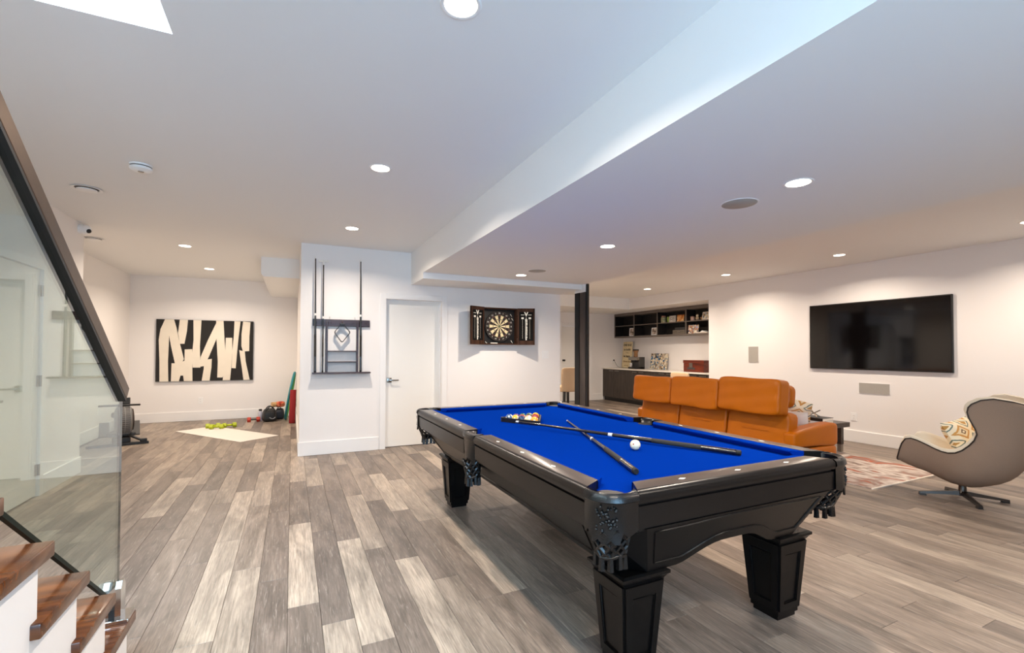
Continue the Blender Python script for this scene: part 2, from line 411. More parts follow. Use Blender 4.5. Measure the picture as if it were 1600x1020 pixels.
MB().b2(C0, C1, YC + .09, YC + .13, 0, .007).build('threshold', M_BLACK, d2)
d1 = struct(MB().b2(XL - .05, XL - .008, DL0 + .004, DL1 - .004, .01, 2.046), 'door_1', M_DOOR)
for z in (.24, 1.04, 1.855):
    hm = MB(); hm.lathe([(.008, z - .05), (.008, z + .05)], 10, T(XL + .012, DL1 - .002, 0)); hm.b2(XL - .008, XL + .006, DL1 - .03, DL1 + .018, z - .05, z + .05); autosmooth(hm.build('hinge', M_STEEL, d1))
lever(d1, Matrix(((0, 0, 1, XL - .008), (1, 0, 0, DL0 + .065), (0, 1, 0, .92), (0, 0, 0, 1))), 1)
d3 = struct(MB().b2(D30 + .004, D31 - .004, YA + .03, YA + .07, .008, 1.996), 'door_3', M_DOOR)
m = MB(); m.lathe([(.026, 0), (.026, .01), (.01, .012), (.01, .05), (.024, .055), (.028, .07), (.02, .085)], 12, wallM(D30 + .07, YA + .03, 1.09)); autosmooth(m.build('door_handle', M_BLACK, d3))

# ------------------------------------------------------------------ floor planks
PW, PL, PX0 = .151, 1.25, -.007
PH = {-9: 6.647, -7: 4.53, -6: 5.443, -5: 3.92, -4: 4.681, -3: 2.495, -2: 3.22, -1: 5.5, 0: 2.641, 1: 2.41, 2: 2.17, 3: 3.19, 4: 2.961, 5: 2.612, 6: 2.30,
      8: 1.79, 10: 2.277, 12: 1.762, 13: 1.42, 18: 1.46, 19: 1.30, 20: 1.043, 21: 1.799, 23: 1.313, 24: 2.237, 27: 1.937, 28: 1.694, 29: 1.426}
TONE = {(-3, 1.25): .75, (-3, 2.5): .92, (-3, 3.72): .82, (-3, 5.03): .3, (-2, 1.97): .8, (-2, 3.22): .55, (-2, 4.47): .72, (-1, 1.75): .25, (-1, 3.0): .3, (-1, 4.25): .32, (-1, 5.5): .72,
        (0, 1.4): .22, (0, 2.64): .88, (0, 3.89): .35, (0, 5.14): .8, (1, 1.16): .8, (1, 2.41): .18, (1, 3.66): .3, (1, 4.91): .8, (2, .92): .25, (2, 2.17): .9, (2, 3.42): .26, (2, 4.67): .38,
        (3, 1.94): .3, (3, 3.19): .68, (3, 4.44): .42, (3, 5.69): .7, (4, 1.71): .82, (4, 2.96): .3, (4, 4.21): .6, (5, 1.36): .6, (5, 2.61): .28, (5, 3.86): .88, (5, 5.11): .35, (6, 1.05): .5, (6, 2.3): .38, (6, 3.55): .72,
        (7, 2.6): .45, (8, 1.79): .5, (8, 3.04): .42, (-4, 2.18): .36, (-4, 3.43): .3, (-4, 4.68): .62, (-5, 2.67): .42, (-5, 3.92): .58, (-6, 2.94): .2, (-6, 4.19): .18, (-6, 5.44): .6, (-7, 3.28): .36, (-7, 4.53): .78, (-7, 5.8): .5,
        (10, 1.03): .45, (10, 2.28): .6, (12, 1.76): .55, (13, 1.42): .35, (18, 1.46): .55, (19, 1.3): .5, (21, 1.8): .45, (21, .55): .8, (23, 1.31): .3, (24, 2.24): .7, (24, .99): .5, (27, 1.94): .3, (28, 1.69): .3, (28, .44): .75}
DARK, MID, LITE = Vector((.102, .081, .070)), Vector((.215, .168, .134)), Vector((.415, .340, .270))
def tone(t):
    c = DARK.lerp(MID, t / .5) if t < .5 else MID.lerp(LITE, (t - .5) / .5)
    return (c.x, c.y, c.z, 1)
def project(x, y, z=0.0):
    d = Vector((x, y, z - 1.32)); zz = d.dot(f2)
    if zz < .05: return None
    return (800 + 718.6 * d.dot(r3) / zz, 535.8 - 718.6 * d.dot(u3) / zz)
pieces = []
for k in range(-18, 57):
    xa = PX0 + k * PW; xb = xa + PW
    if xa > 8.5: break
    ph = PH.get(k, rnd.uniform(0, PL)); y = ph - PL * math.ceil((ph + .8) / PL)
    while y < YA:
        ya, yb = max(y, -.8), min(y + PL, YA - .012)
        t = None
        for (kk, yy), tv in TONE.items():
            if kk == k and abs(yy - y) < .12: t = tv
        if t is None: t = rnd.choice([.18, .3, .38, .48, .55, .62, .7, .8]) + rnd.uniform(-.05, .05)
        y += PL
        if yb - ya < .02: continue
        xm = (xa + xb) / 2; ym = (ya + yb) / 2
        if xm < XG or (xm < XL - .02 and ym < 6.5 and yb < 6.6): continue
        vis = [project(px, py) for px in (xa, xb) for py in (ya, ym, yb)]
        n_in = sum(1 for v in vis if v and -5 < v[0] < 1605 and v[1] < 1025)
        area = 0
        pa = [project(*q) for q in ((xa, ya), (xb, ya), (xb, yb), (xa, yb))]
        if n_in and all(pa):
            area = abs(sum(pa[i][0] * pa[(i + 1) % 4][1] - pa[(i + 1) % 4][0] * pa[i][1] for i in range(4))) / 2 * n_in / 6
        elif n_in: area = 5000
        pieces.append((area, xa, xb, ya, yb, t))
pieces.sort(key=lambda p: -p[0])
def plank_geo(w, l):
    a, b, c = w / 2 - .0007, l / 2 - .0007, .0012
    vs = [(i * a, j * b, -.008) for j in (-1, 1) for i in (-1, 1)] + [(i * a, j * b, -c) for j in (-1, 1) for i in (-1, 1)] + [(i * (a - c), j * (b - c), 0) for j in (-1, 1) for i in (-1, 1)]
    fs = [(8, 9, 11, 10)]
    for o in (0, 4): fs += [(o, o + 1, o + 5, o + 4), (o + 1, o + 3, o + 7, o + 5), (o + 3, o + 2, o + 6, o + 7), (o + 2, o, o + 4, o + 6)]
    return vs, fs
PM = {}
far = MB(); ftone = []
for i, (area, xa, xb, ya, yb, t) in enumerate(pieces):
    L = round(yb - ya, 3); vs, fs = plank_geo(PW, L)
    if i < 300 and area > 0:
        if L not in PM:
            me = bpy.data.meshes.new('plank'); me.from_pydata(vs, [], fs); me.materials.append(M_PLANK); PM[L] = me
        o = bpy.data.objects.new('plank', PM[L]); COL.objects.link(o); o.parent = FLOOR; o.location = ((xa + xb) / 2, (ya + yb) / 2, 0); o.color = tone(t)
    else:
        far.add(vs, fs, T((xa + xb) / 2, (ya + yb) / 2, 0)); ftone += [tone(t)] * len(fs)
fo = far.build('distant_planks', M_PLANKA, FLOOR); fo['kind'] = 'stuff'
at = fo.data.attributes.new('tone', 'FLOAT_COLOR', 'FACE')
at.data.foreach_set('color', [c for t in ftone for c in t])
#@@LIGHTS
# ================================================================== CEILING FIXTURES
def downlight(x, y, z, label, watts=1.0):
    t = thing('recessed_downlight', label, 'ceiling light', (x, y, z), 0, 'recessed ceiling downlights')
    m = MB(); m.lathe([(.064, -.001), (.074, -.004), (.080, -.003), (.082, 0)], 28, None, False); m.build('trim_ring', M_WHITE, t, True)
    MB().lathe([(.0, -.0025), (.065, -.0015)], 24, None, False).build('lens', M_LENS, t, True)
    lamp(x, y, z, watts)
    return t
def lamp(x, y, z, watts):
    l = bpy.data.lights.new('downlight_lamp', 'AREA'); l.shape = 'DISK'; l.size = .09; l.energy = LAMP_W * watts; l.color = LAMP_COL; l.spread = math.radians(150)
    o = bpy.data.objects.new('downlight_lamp', l); COL.objects.link(o); o.location = (x, y, z - .012)
for x, y, z, lab in [
    (.585, 1.70, ZC, 'recessed downlight in the high ceiling at the very top edge of the photo'),
    (.580, 3.50, ZC, 'recessed downlight in the high ceiling midway between the stair rail and the beam'),
    (.587, 5.37, ZC, 'recessed downlight in the high ceiling just in front of the cue rack wall'),
    (-1.275, 7.235, ZC, 'recessed downlight over the exercise corner, the one nearer the stairs'),
    (-1.265, 9.10, ZC, 'recessed downlight over the exercise corner, close above the black and white painting'),
    (2.675, 1.70, ZS, 'recessed downlight in the lowered ceiling next to the larger ceiling speaker'),
    (2.681, 3.52, ZS, 'recessed downlight in the lowered ceiling above the middle of the pool table'),
    (2.690, 5.36, ZS, 'recessed downlight in the lowered ceiling in front of the dartboard wall'),
    (6.655, 1.90, ZR, 'recessed downlight in the raised strip at the edge of the photo beyond the television'),
    (6.655, 3.68, ZR, 'recessed downlight in the raised strip directly above the television'),
    (6.655, 5.48, ZR, 'recessed downlight in the raised strip above the small wall speaker'),
    (6.70, 7.45, ZR, 'recessed downlight in the raised strip in front of the dark wall shelves')]:
    downlight(x, y, z, lab, {7.45: 1.7, 7.235: 1.35, 9.10: 1.35}.get(y, 1.0))
for x, y, z, k in [(.585, -.1, ZC, 1), (2.68, -.1, ZS, 1), (6.655, .1, ZR, 1), (4.9, 7.6, ZR, 2.0)]:  # last one: added unseen hall lamp without a fixture, brightens the niche
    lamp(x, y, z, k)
def disc_vent(x, y, label):
    t = thing('ceiling_vent', label, 'vent', (x, y, ZC))
    autosmooth(MB().lathe([(.075, 0), (.098, -.004), (.105, -.010), (.098, -.012), (.082, -.006), (.080, 0)], 32, None, False).build('rim', M_WHITE, t))
    autosmooth(MB().lathe([(.068, -.012), (.066, -.022), (.03, -.028), (0, -.029)], 28, None, False).build('disc', M_WHITE, t))
    MB().lathe([(0, -.003), (.08, -.003)], 24, None, False).build('throat', M_DKGREY, t)
    MB().lathe([(.012, -.003), (.012, -.02)], 8).build('stem', M_WHITE, t)
disc_vent(-1.575, 5.02, 'round white ceiling vent just beside the bronze stair rail')
disc_vent(-2.20, 7.24, 'round white ceiling vent beyond the small security camera')
t = thing('smoke_detector', 'white round smoke detector on the high ceiling', 'smoke detector', (-1.02, 4.22, ZC))
autosmooth(MB().lathe([(.070, 0), (.072, -.010), (.066, -.012), (.066, -.018), (.070, -.02), (.068, -.034), (.05, -.046), (0, -.048)], 32, None, False).build('housing', M_WHITE, t))
MB().lathe([(.0665, -.0125), (.0665, -.0175)], 32, None, False).build('slot', M_DKGREY, t)
MB().lathe([(0, -.051), (.018, -.05), (.02, -.045)], 16, None, False).build('test_button', M_STEEL, t)
t = thing('security_camera', 'small white dome security camera on the corner of the stair wall', 'camera', (-2.02, 6.40, 2.61))
autosmooth(MB().lathe([(.052, -.045), (.054, 0)], 24, RY(PI / 2)).build('mount_ring', M_WHITE, t))
m = MB(); m.smooth = True; m.sphere((.012, 0, 0), .05, 20, 12); m.build('ball_housing', M_WHITE, t)
m = MB(); m.smooth = True; m.sphere((.040, -.022, -.016), .024, 16, 10); m.build('lens', M_BLACK, t)
for x, y, lab in [(2.694, 2.11, 'round grey speaker grille in the lowered ceiling above the near half of the pool table'), (2.715, 4.97, 'round grey speaker grille in the lowered ceiling towards the dartboard')]:
    t = thing('ceiling_speaker', lab, 'speaker', (x, y, ZS), 0, 'ceiling speakers')
    MB().lathe([(0, -.004), (.108, -.004), (.112, 0)], 40, None, False).build('grille', M_GRILLE, t, True)
    autosmooth(MB().lathe([(.109, -.003), (.116, -.003), (.118, 0)], 40, None, False).build('rim', M_WHITE, t))

# ================================================================== POOL TABLE
TX, TY = 1.750, 2.715; HX, HY, ZT = .750, 1.385, .81; ZB = .775
tb = thing('pool_table', 'black pool table with blue cloth and leather pockets', 'pool table', (TX, TY, 0))
RW = .104           # width of the wooden rail top
PCX, PCY, PSY = .150, .120, .100  # reach of the corner pocket covers along the rails / of the side covers
# slate bed with cloth
MB().b2(-HX + .09, HX - .09, -HY + .09, HY - .09, ZB - .03, ZB).build('cloth_bed', M_CLOTH, tb)
# rail profile as seen along the rail: u = inwards from the outer edge, z
prof_rail = [(.020, ZT - .160), (.014, ZT - .156), (.014, ZT - .146), (.004, ZT - .142), (.002, ZT - .060), (.012, ZT - .057), (.012, ZT - .050), (-.003, ZT - .046), (-.007, ZT - .030), (-.004, ZT - .014), (.006, ZT - .004), (.018, ZT), (RW, ZT), (RW, ZT - .05), (.05, ZT - .160)]
def rail(x0, y0, x1, y1, nx, ny, name='rail'):
    """extrude the profile from (x0,y0) to (x1,y1) on the outer edge; (nx,ny) points inwards"""
    L = math.hypot(x1 - x0, y1 - y0); ux, uy = (x1 - x0) / L, (y1 - y0) / L       # corner ends are cut slantwise
    s0 = .60 if abs(abs(x0) - HX) + abs(abs(y0) - HY) < .3 else .12; s1 = .60 if abs(abs(x1) - HX) + abs(abs(y1) - HY) < .3 else .12
    r0 = [(x0 + nx * u + ux * max(u, 0) * s0, y0 + ny * u + uy * max(u, 0) * s0, z) for u, z in prof_rail]; r1 = [(x1 + nx * u - ux * max(u, 0) * s1, y1 + ny * u - uy * max(u, 0) * s1, z) for u, z in prof_rail]
    o = MB().loft([r0, r1]).build(name, [M_RAILW, M_RAILSHEEN], tb); autosmooth(o, 50)
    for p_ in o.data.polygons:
        if p_.normal.z > .97: p_.material_index = 1  # upward faces take the colour with the painted sheen
    return o
def cushion(x0, y0, x1, y1, nx, ny, c0=.09, c1=.09):
    ux, uy = x1 - x0, y1 - y0; L = math.hypot(ux, uy); ux /= L; uy /= L
    pr = [(RW - .002, ZT - .001), (RW + .014, ZT - .001), (RW + .046, ZT - .004), (RW + .048, ZT - .010), (RW + .030, ZB + .002), (RW - .002, ZB + .002)]
    rings = []
    for s, e in ((0, 1), (1, -1)):
        ring = []
        for u, z in pr:
            k = (u - RW) * (.9 if (c0 if s == 0 else c1) else .3) * e
            bx, by = (x0, y0) if s == 0 else (x1, y1)
            ring.append((bx + nx * u + ux * k, by + ny * u + uy * k, z))
        rings.append(ring)
    MB().loft(rings).build('cushion', M_CLOTH, tb)
R4 = []
for sx in (-1, 1):
    for (ya, yb) in ((-HY + PCY, -PSY), (PSY, HY - PCY)):
        r = rail(sx * HX, ya, sx * HX, yb, -sx, 0); cushion(sx * HX, ya + (.058 if ya < -.2 else .012), sx * HX, yb - (.058 if yb > .2 else .012), -sx, 0)
        for q in range(3):
            yy = ((-1 if yb < 0 else 1) * (.335 + .315 * q) * .97)
            d = MB(); d.prism([(sx * (HX - .056) - .010, yy), (sx * (HX - .056), yy - .020), (sx * (HX - .056) + .010, yy), (sx * (HX - .056), yy + .020)], ZT, ZT + .0008); d.build('sight_marker', M_PEARL, r)
for sy in (-1, 1):
    r = rail(-HX + PCX, sy * HY, HX - PCX, sy * HY, 0, -sy); cushion(-HX + PCX + .058, sy * HY, HX - PCX - .058, sy * HY, 0, -sy)
    for q in (-1, 0, 1):
        xx = q * .325
        d = MB(); yv = sy * (HY - .056); d.prism([(xx - .020, yv), (xx, yv - .010), (xx + .020, yv), (xx, yv + .010)], ZT, ZT + .0008); d.build('sight_marker', M_PEARL, r)
# pockets
def net(m, cx, cy, cz, r0, r1, h, ax, ay):
    """leather-strip basket: rings and slanting straps, leaning (ax, ay)"""
    K = 10; rows = 5
    def pt(i, j):
        f = i / rows; rr = r0 + (r1 - r0) * f; a = 2 * PI * (j + .5 * (i % 2)) / K
        return (cx + ax * f + rr * math.cos(a), cy + ay * f + rr * math.sin(a), cz - h * f + .006 * math.sin(3 * a))
    for i in range(rows):
        for j in range(K):
            m.tube([pt(i, j), pt(i + 1, j)], .0075, 5)
            m.tube([pt(i, j), pt(i + 1, j - 1 if i % 2 == 0 else j + 1)], .0075, 5)
    m.tube([pt(rows, j) for j in range(K)], .010, 6, loop=True)
    for j in range(K):
        p = pt(rows, j); m.tube([p, (p[0], p[1], p[2] - .05)], [.010, .013], 5)
CZ0 = ZT + .002
def corner_pocket(sx, sy):
    p = thing('p', '', ''); bpy.data.objects.remove(p)
    R = .105; cx, cy = sx * (HX + .008 - R), sy * (HY + .008 - R)
    # outline on the outside: straight leg, quarter round, straight leg
    out = []
    L = PCX - R + .008
    out.append((cx - sx * (PCX - R + .006), sy * (HY + .008))); out.append((cx - sx * .015, sy * (HY + .008)))
    for k in range(0, 11):
        a = PI / 2 - PI / 2 * k / 10; out.append((cx + sx * R * math.cos(a), cy + sy * R * math.sin(a)))
    out.append((sx * (HX + .008), cy - sy * .008)); out.append((sx * (HX + .008), cy - sy * (PCY - R + .006)))
    n = len(out)
    def off(d):
        res = []
        for i, (x, y) in enumerate(out):
            if i < 2: res.append((x, y - sy * d))
            elif i >= n - 2: res.append((x - sx * d, y))
            else:
                a = PI / 2 - PI / 2 * (i - 2) / 10; res.append((cx + sx * (R - d) * math.cos(a), cy + sy * (R - d) * math.sin(a)))
        return res
    scal = [-.152 - (.026 if 3 < i < n - 4 else 0) + .010 * math.cos(i * 2.1) for i in range(n)]
    rings = []
    hole = []
    for i, (x, y) in enumerate(out):        # inner edge is a round mouth
        a = PI + .35 - (PI + .70 - PI / 2) * 0
        f = i / (n - 1); ang = math.radians(-38 + 166 * f) if True else 0
        # direction angles sweep from along -x side to along -y side round the corner
        th = math.radians(158 - 226 * f)
        hx, hy = sx * (HX - .108) + sx * .088 * math.cos(th), sy * (HY - .108) + sy * .088 * math.sin(th)
        hole.append((hx, hy))
    A = [(x, y, CZ0 - .004) for x, y in off(.012)]
    B = [(x, y, CZ0 - .014) for x, y in off(.0)]
    C2 = [(x, y, CZ0 - .034) for x, y in off(-.004)]
    D = [(x, y, CZ0 - .042) for x, y in off(.004)]
    E = [(x, y, ZT + scal[i]) for i, (x, y) in enumerate(off(.003))]
    F = [(x, y, ZT + scal[i]) for i, (x, y) in enumerate(off(.012))]
    G = [(x, y, CZ0 - .05) for x, y in off(.014)]
    H = [(hx, hy, CZ0 - .012) for hx, hy in hole]
    H2 = [(hx, hy, ZB - .05) for hx, hy in hole]
    o = MB().loft([H2, H, A, B, C2, D, E, F, G], closed=False).build('pocket_leather', M_LEATH, tb); autosmooth(o, 55)
    # dark throat
    m = MB(); hxc, hyc = sx * (HX - .092), sy * (HY - .092)
    m.lathe([(.066, ZB + .0015), (.0, ZB + .0012)], 24, T(hxc, hyc, 0), False); m.build('pocket_throat', M_BLACK, o)
    nm = MB(); net(nm, sx * (HX - .082), sy * (HY - .082), ZT - .135, .080, .055, .115, -sx * .02, -sy * .02); nm.build('pocket_net', M_LEATH, o)
    em = MB()                                  # embossed crest on the corner
    rr = random.Random(3)
    for k in range(46):
        a = math.radians(45 + rr.uniform(-22, 22)); z = ZT - .095 + rr.uniform(-.045, .045)
        em.sphere((cx + sx * (R - .003) * math.cos(a), cy + sy * (R - .003) * math.sin(a), z), rr.uniform(.003, .007), 6, 4)
    em.build('embossed_crest', M_LEATH, o, True)
for sx in (-1, 1):
    for sy in (-1, 1): corner_pocket(sx, sy)
for sx in (-1, 1):
    m = MB(); o0 = sx * (HX + .012)
    sect = [(0, CZ0 - .002), (.010, CZ0 - .014), (.010, CZ0 - .036), (.003, CZ0 - .044), (.006, ZT - .13), (-.004, ZT - .185), (-.014, ZT - .185), (-.02, CZ0 - .05)]
    rings = []
    for yv, k in ((-PSY + .002, 0), (-.08, .5), (-.045, 1), (0, 1.15), (.045, 1), (.08, .5), (PSY - .002, 0)):
        rings.append([(sx * (HX - .004 + u * 1.0 + .012 * k), yv * (1.0 if z > ZT - .1 else .62), z) for u, z in sect])
    m.loft(rings, closed=True); o = m.build('pocket_leather', M_LEATH, tb); autosmooth(o, 50)
    m = MB(); m.smooth = True                                     # top lip round the side mouth
    ring_o = []; ring_i = []
    for k in range(13):
        a = PI * k / 12; ring_i.append((sx * (HX - .075 + .052 * math.sin(a)), -.06 * math.cos(a), CZ0 - .004)); ring_o.append((sx * (HX + .006), -(PSY - .002) * math.cos(a) if k not in (0, 12) else -(PSY - .002) * math.cos(a), CZ0 - .003))
    m.loft([ring_o, ring_i, [(p[0], p[1], ZB - .05) for p in ring_i]], closed=False); m.build('pocket_lip', M_LEATH, o)
    m = MB(); m.lathe([(.056, ZB + .0015), (.0, ZB + .0012)], 24, T(sx * (HX - .078), 0, 0), False); m.build('pocket_throat', M_BLACK, o)
    nm = MB(); net(nm, sx * (HX - .02), 0, ZT - .17, .055, .04, .10, -sx * .01, 0); nm.build('pocket_net', M_LEATH, o)
# cabinet: tapered apron with arched lower edges and a framed panel on each side
AZT, AZB = ZT - .150, .432
AXC, AYC = .015, -.03      # the legs and apron stand a touch off the centre of the rails
def apron(side):
    L0, L1, o0, o1 = (.560, .455, 1.360, 1.245) if side in ('s', 'n') else (1.250, 1.13, .725, .565)
    N = 24; rise = .080 if side in ('s', 'n') else .03; leg = .16
    def low(f):                      # f -1..1 along the side
        s = f * L1
        a = max(0.0, 1 - abs(s) / (L1 - leg)); return AZB + rise * (math.sin(min(1, a * 1.25) * PI / 2) ** 1.4 if a > 0 else 0)
    def P(f, h, d):                  # f along, h 0 bottom..1 top, d outwards offset
        z = low(f) * (1 - h) + AZT * h; k = (z - AZB) / (AZT - AZB)
        s = f * (L1 + (L0 - L1) * k); o = o1 + (o0 - o1) * k + d
        return {'s': (s, -o, z), 'n': (-s, o, z), 'w': (-o, -s, z), 'e': (o, s, z)}[side]
    F = [-1 + 2 * i / N for i in range(N + 1)]
    m = MB()
    rows = [[P(f, h, d) for f in F] for h, d in ((1, -.03), (1, 0), (0, 0), (0, -.03))]
    m.loft(rows, closed=False)
    # framed moulding: ridge path around the panel
    fr = [P(f, .90, .001) for f in [-.93 + 1.86 * i / 20 for i in range(21)]]
    lo = [P(f, 0, 0) for f in [.93 - 1.86 * i / 40 for i in range(41)]]
    lo = [(p[0], p[1], p[2] + .042) for p in lo]
    def fix(p, f):
        z = p[2]; k = (z - AZB) / (AZT - AZB); s = f * (L1 + (L0 - L1) * k); o = o1 + (o0 - o1) * k + .001
        return {'s': (s, -o, z), 'n': (-s, o, z), 'w': (-o, -s, z), 'e': (o, s, z)}[side]
    lo = [fix(p, .93 - 1.86 * i / 40) for i, p in enumerate(lo)]
    m.tube(fr + lo, .0045, 5, loop=True)
    o = m.build('apron', M_BLACKW, tb, loc=(AXC * .6, AYC * .6, 0)); return o
for s in 'snwe': apron(s)
for sx in (-1, 1):
    for sy in (-1, 1):       # hollow corner posts between the aprons
        a0, a1, b0, b1 = (sx * .560, sy * 1.360), (sx * .725, sy * 1.250), (sx * .455, sy * 1.245), (sx * .565, sy * 1.13)
        k_ = .93
        MB().loft([[(b0[0], b0[1], AZB), (b1[0], b1[1], AZB), (b1[0] * .7, b1[1] * .9, AZB), (b0[0] * .7, b0[1] * .9, AZB)], [(a0[0], a0[1], AZT), (a1[0], a1[1], AZT), (a1[0] * .7, a1[1] * .9, AZT), (a0[0] * .7, a0[1] * .9, AZT)]]).build('corner_post', M_BLACKW, tb, loc=(AXC * .6, AYC * .6, 0))
m = MB(); m.b2(-HX + .03, HX - .03, -HY + .03, HY - .03, AZT + .0041, ZB - .031, 0); m.build('underframe', M_BLACKW, tb)
def leg_mesh():
    m = MB()
    def ring(h, z): return [(-h, -h, z), (h, -h, z), (h, h, z), (-h, h, z)]
    # square tapered leg with plinth, cap moulding
    prof = [(.066, 0), (.066, .022), (.075, .024), (.075, .045), (.100, .385), (.103, .388), (.112, .402), (.122, .412), (.122, .424), (.110, .430)]
    m.loft([ring(h, z) for h, z in prof])
    return m
legp = None
for lx in (-1, 1):
    for ly in (-1, 1):
        if legp is None:
            lo = leg_mesh().build('leg', M_BLACKW, tb); legp = lo
            m = MB()
            for k in range(4):
                # raised frame strips leave a recessed panel on every face
                def Q(u, z, d): 
                    h = .075 + (.100 - .075) * (z - .045) / .34
                    return RZ(PI / 2 * k) @ Vector((u * h, -h - d, z))
                for (ua, ub, za, zb) in ((-.98, -.62, .05, .383), (.62, .98, .05, .383), (-.62, .62, .05, .085), (-.62, .62, .335, .383)):
                    b = [Q(ua, za, -.004), Q(ub, za, -.004), Q(ub, zb, -.004), Q(ua, zb, -.004)]; t2 = [Q(ua, za, .009), Q(ub, za, .009), Q(ub, zb, .009), Q(ua, zb, .009)]
                    m.loft([[tuple(p) for p in b], [tuple(p) for p in t2]])
                pts = [Q(-.60, .09, .003), Q(.60, .09, .003), Q(.60, .33, .003), Q(-.60, .33, .003)]
                m.tube([tuple(p) for p in pts], .004, 4, loop=True)
            pf = m.build('panel_frame', M_BLACKW, lo)
        else:
            lo = legp.copy(); COL.objects.link(lo); lo.parent = tb
            c = pf.copy(); COL.objects.link(c); c.parent = lo
        lo.location = (AXC + lx * .470, AYC + ly * 1.121, 0)
#@@TABLETOP
# ================================================================== CUES, BALLS, RACK
M_CUEDK = mat('cue_dark', '#1d1713', 0.18, coat=0.6)
M_CUEWRAP = mat('cue_wrap', '#2a2724', 0.8, bump=0.3, bscale=600)
M_FERR = mat('ferrule_white', '#f2efe8', 0.25)
M_RUBBER = mat('rubber', '#0d0d0d', 0.7)
def cue(tip, butt, label, group, bridge=False, radii=(.0062, .0105, .0145)):
    a, b = Vector(butt), Vector(tip); d = b - a; L = d.length
    q = Vector((0, 0, 1)).rotation_difference(d.normalized())
    t = thing('pool_cue' if not bridge else 'bridge_stick', label, 'cue' if not bridge else 'bridge stick', a, 0, group); t.rotation_mode = 'QUATERNION'; t.rotation_quaternion = q
    r0, rm, rb = radii
    autosmooth(MB().lathe([(rb, .022), (rb * .99, .20)], 14).build('butt_sleeve', M_CUEDK, t))
    autosmooth(MB().lathe([(rb * .8, 0), (rb * .97, .004), (rb * .97, .022)], 14).build('bumper', M_RUBBER, t))
    autosmooth(MB().lathe([(rb * .99, .20), (rb * .93, .48)], 14).build('wrap', M_CUEWRAP, t))
    autosmooth(MB().lathe([(rb * .93, .48), (rm * 1.02, L * .49)], 14).build('forearm', M_CUEDK, t))
    autosmooth(MB().lathe([(rm * 1.03, L * .49), (rm * 1.03, L * .49 + .028)], 14).build('joint_ring', M_FERR, t))
    autosmooth(MB().lathe([(rm, L * .49 + .028), (r0, L - (.026 if not bridge else .0))], 12).build('shaft', M_CUEDK, t))
    if not bridge: autosmooth(MB().lathe([(r0, L - .026), (r0, L - .004), (r0 * .8, L)], 12).build('ferrule', M_FERR, t))
    return t
cue((1.473, 3.009, .812), (2.131, 1.667, .7915), 'dark pool cue lying on top of the other cue, tip beside the ball rack', 'cues on the table')
cue((1.942, 3.062, .7822), (1.378, 1.606, .7905), 'dark pool cue lying underneath the other cue, its butt towards the near corner pocket', 'cues on the table')
def ball(x, y, z, kind, col, label, group, rot):
    t = thing('billiard_ball', label, 'ball', (x, y, z), 0, group); t.rotation_euler = rot
    R = .0286
    if kind == 'cue':
        m = MB(); m.smooth = True; m.sphere((0, 0, 0), R, 28, 18); m.build('ball_shell', M_IVORY, t)
        for v in [(1, 0, 0), (-1, 0, 0), (0, 1, 0), (0, -1, 0), (0, 0, 1), (0, 0, -1)]:
            q = Vector((0, 0, 1)).rotation_difference(Vector(v)).to_matrix().to_4x4()
            MB().lathe([(0, R + .0002), (.0042, R - .0002)], 12, q, False).build('red_dot', M_RED, t)
        return t
    cm = mat('ball_' + col.strip('#'), col, 0.12, coat=0.4); wm = M_IVORYW
    prof = [(R * math.sin(PI * k / 18), -R * math.cos(PI * k / 18)) for k in range(19)]
    m = MB(); m.smooth = True
    body = MB(); body.smooth = True
    if kind == 'stripe':
        body.lathe(prof, 24, None, False); body.build('ball_shell', wm, t)
        m.lathe([(r * 1.004, z) for r, z in prof[5:14]], 24, None, False); m.build('stripe', cm, t)
    else:
        body.lathe(prof, 24, None, False); body.build('ball_shell', cm, t)
    for sg in (1, -1):
        MB().lathe([(0, sg * (R + .0003)), (.008, sg * (R * .9615 + .0003))], 14, RX(PI / 2), False).build('number_spot', wm, t)
    return t
M_RED = mat('dot_red', '#8e1f1b', 0.3); M_IVORYW = mat('ball_white', '#f3ecd8', 0.15, coat=0.4)
ball(1.725, 2.018, ZB + .0287, 'cue', None, 'spotted cream cue ball beside the crossed cues', None, (.4, .3, .5))
# rack of fifteen
A, B = Vector((1.473, 3.279)), Vector((1.635, 2.989)); ab = (B - A); side = .345; ab.normalize(); nrm2 = Vector((-ab.y, ab.x))
if nrm2.x < 0: nrm2 = -nrm2
B = A + ab * side; Cc = A + ab * side / 2 + nrm2 * side * .866; cen = (A + B + Cc) / 3
t = thing('ball_rack', 'black triangular rack holding the balls on the blue cloth', 'ball rack', (cen.x, cen.y, ZB))
def tri(k, rad):
    out = []
    for P in (A, B, Cc):
        d = (P - cen).normalized(); c = (P - cen) - d * k * 2; base = math.atan2(d.y, d.x)
        for j in range(-3, 4): an = base + math.radians(20 * j); out.append((c.x - d.x * rad * 1.0 + rad * math.cos(an) , c.y - d.y * rad * 1.0 + rad * math.sin(an)))
    return out
o1, i1 = tri(.0, .022), tri(.007, .016)
m = MB(); m.loft([[(x, y, .0005) for x, y in o1], [(x, y, .034) for x, y in o1], [(x, y, .034) for x, y in i1], [(x, y, .0005) for x, y in i1]], cap=False, loop=True)
autosmooth(m.build('frame', M_BLACK, t))
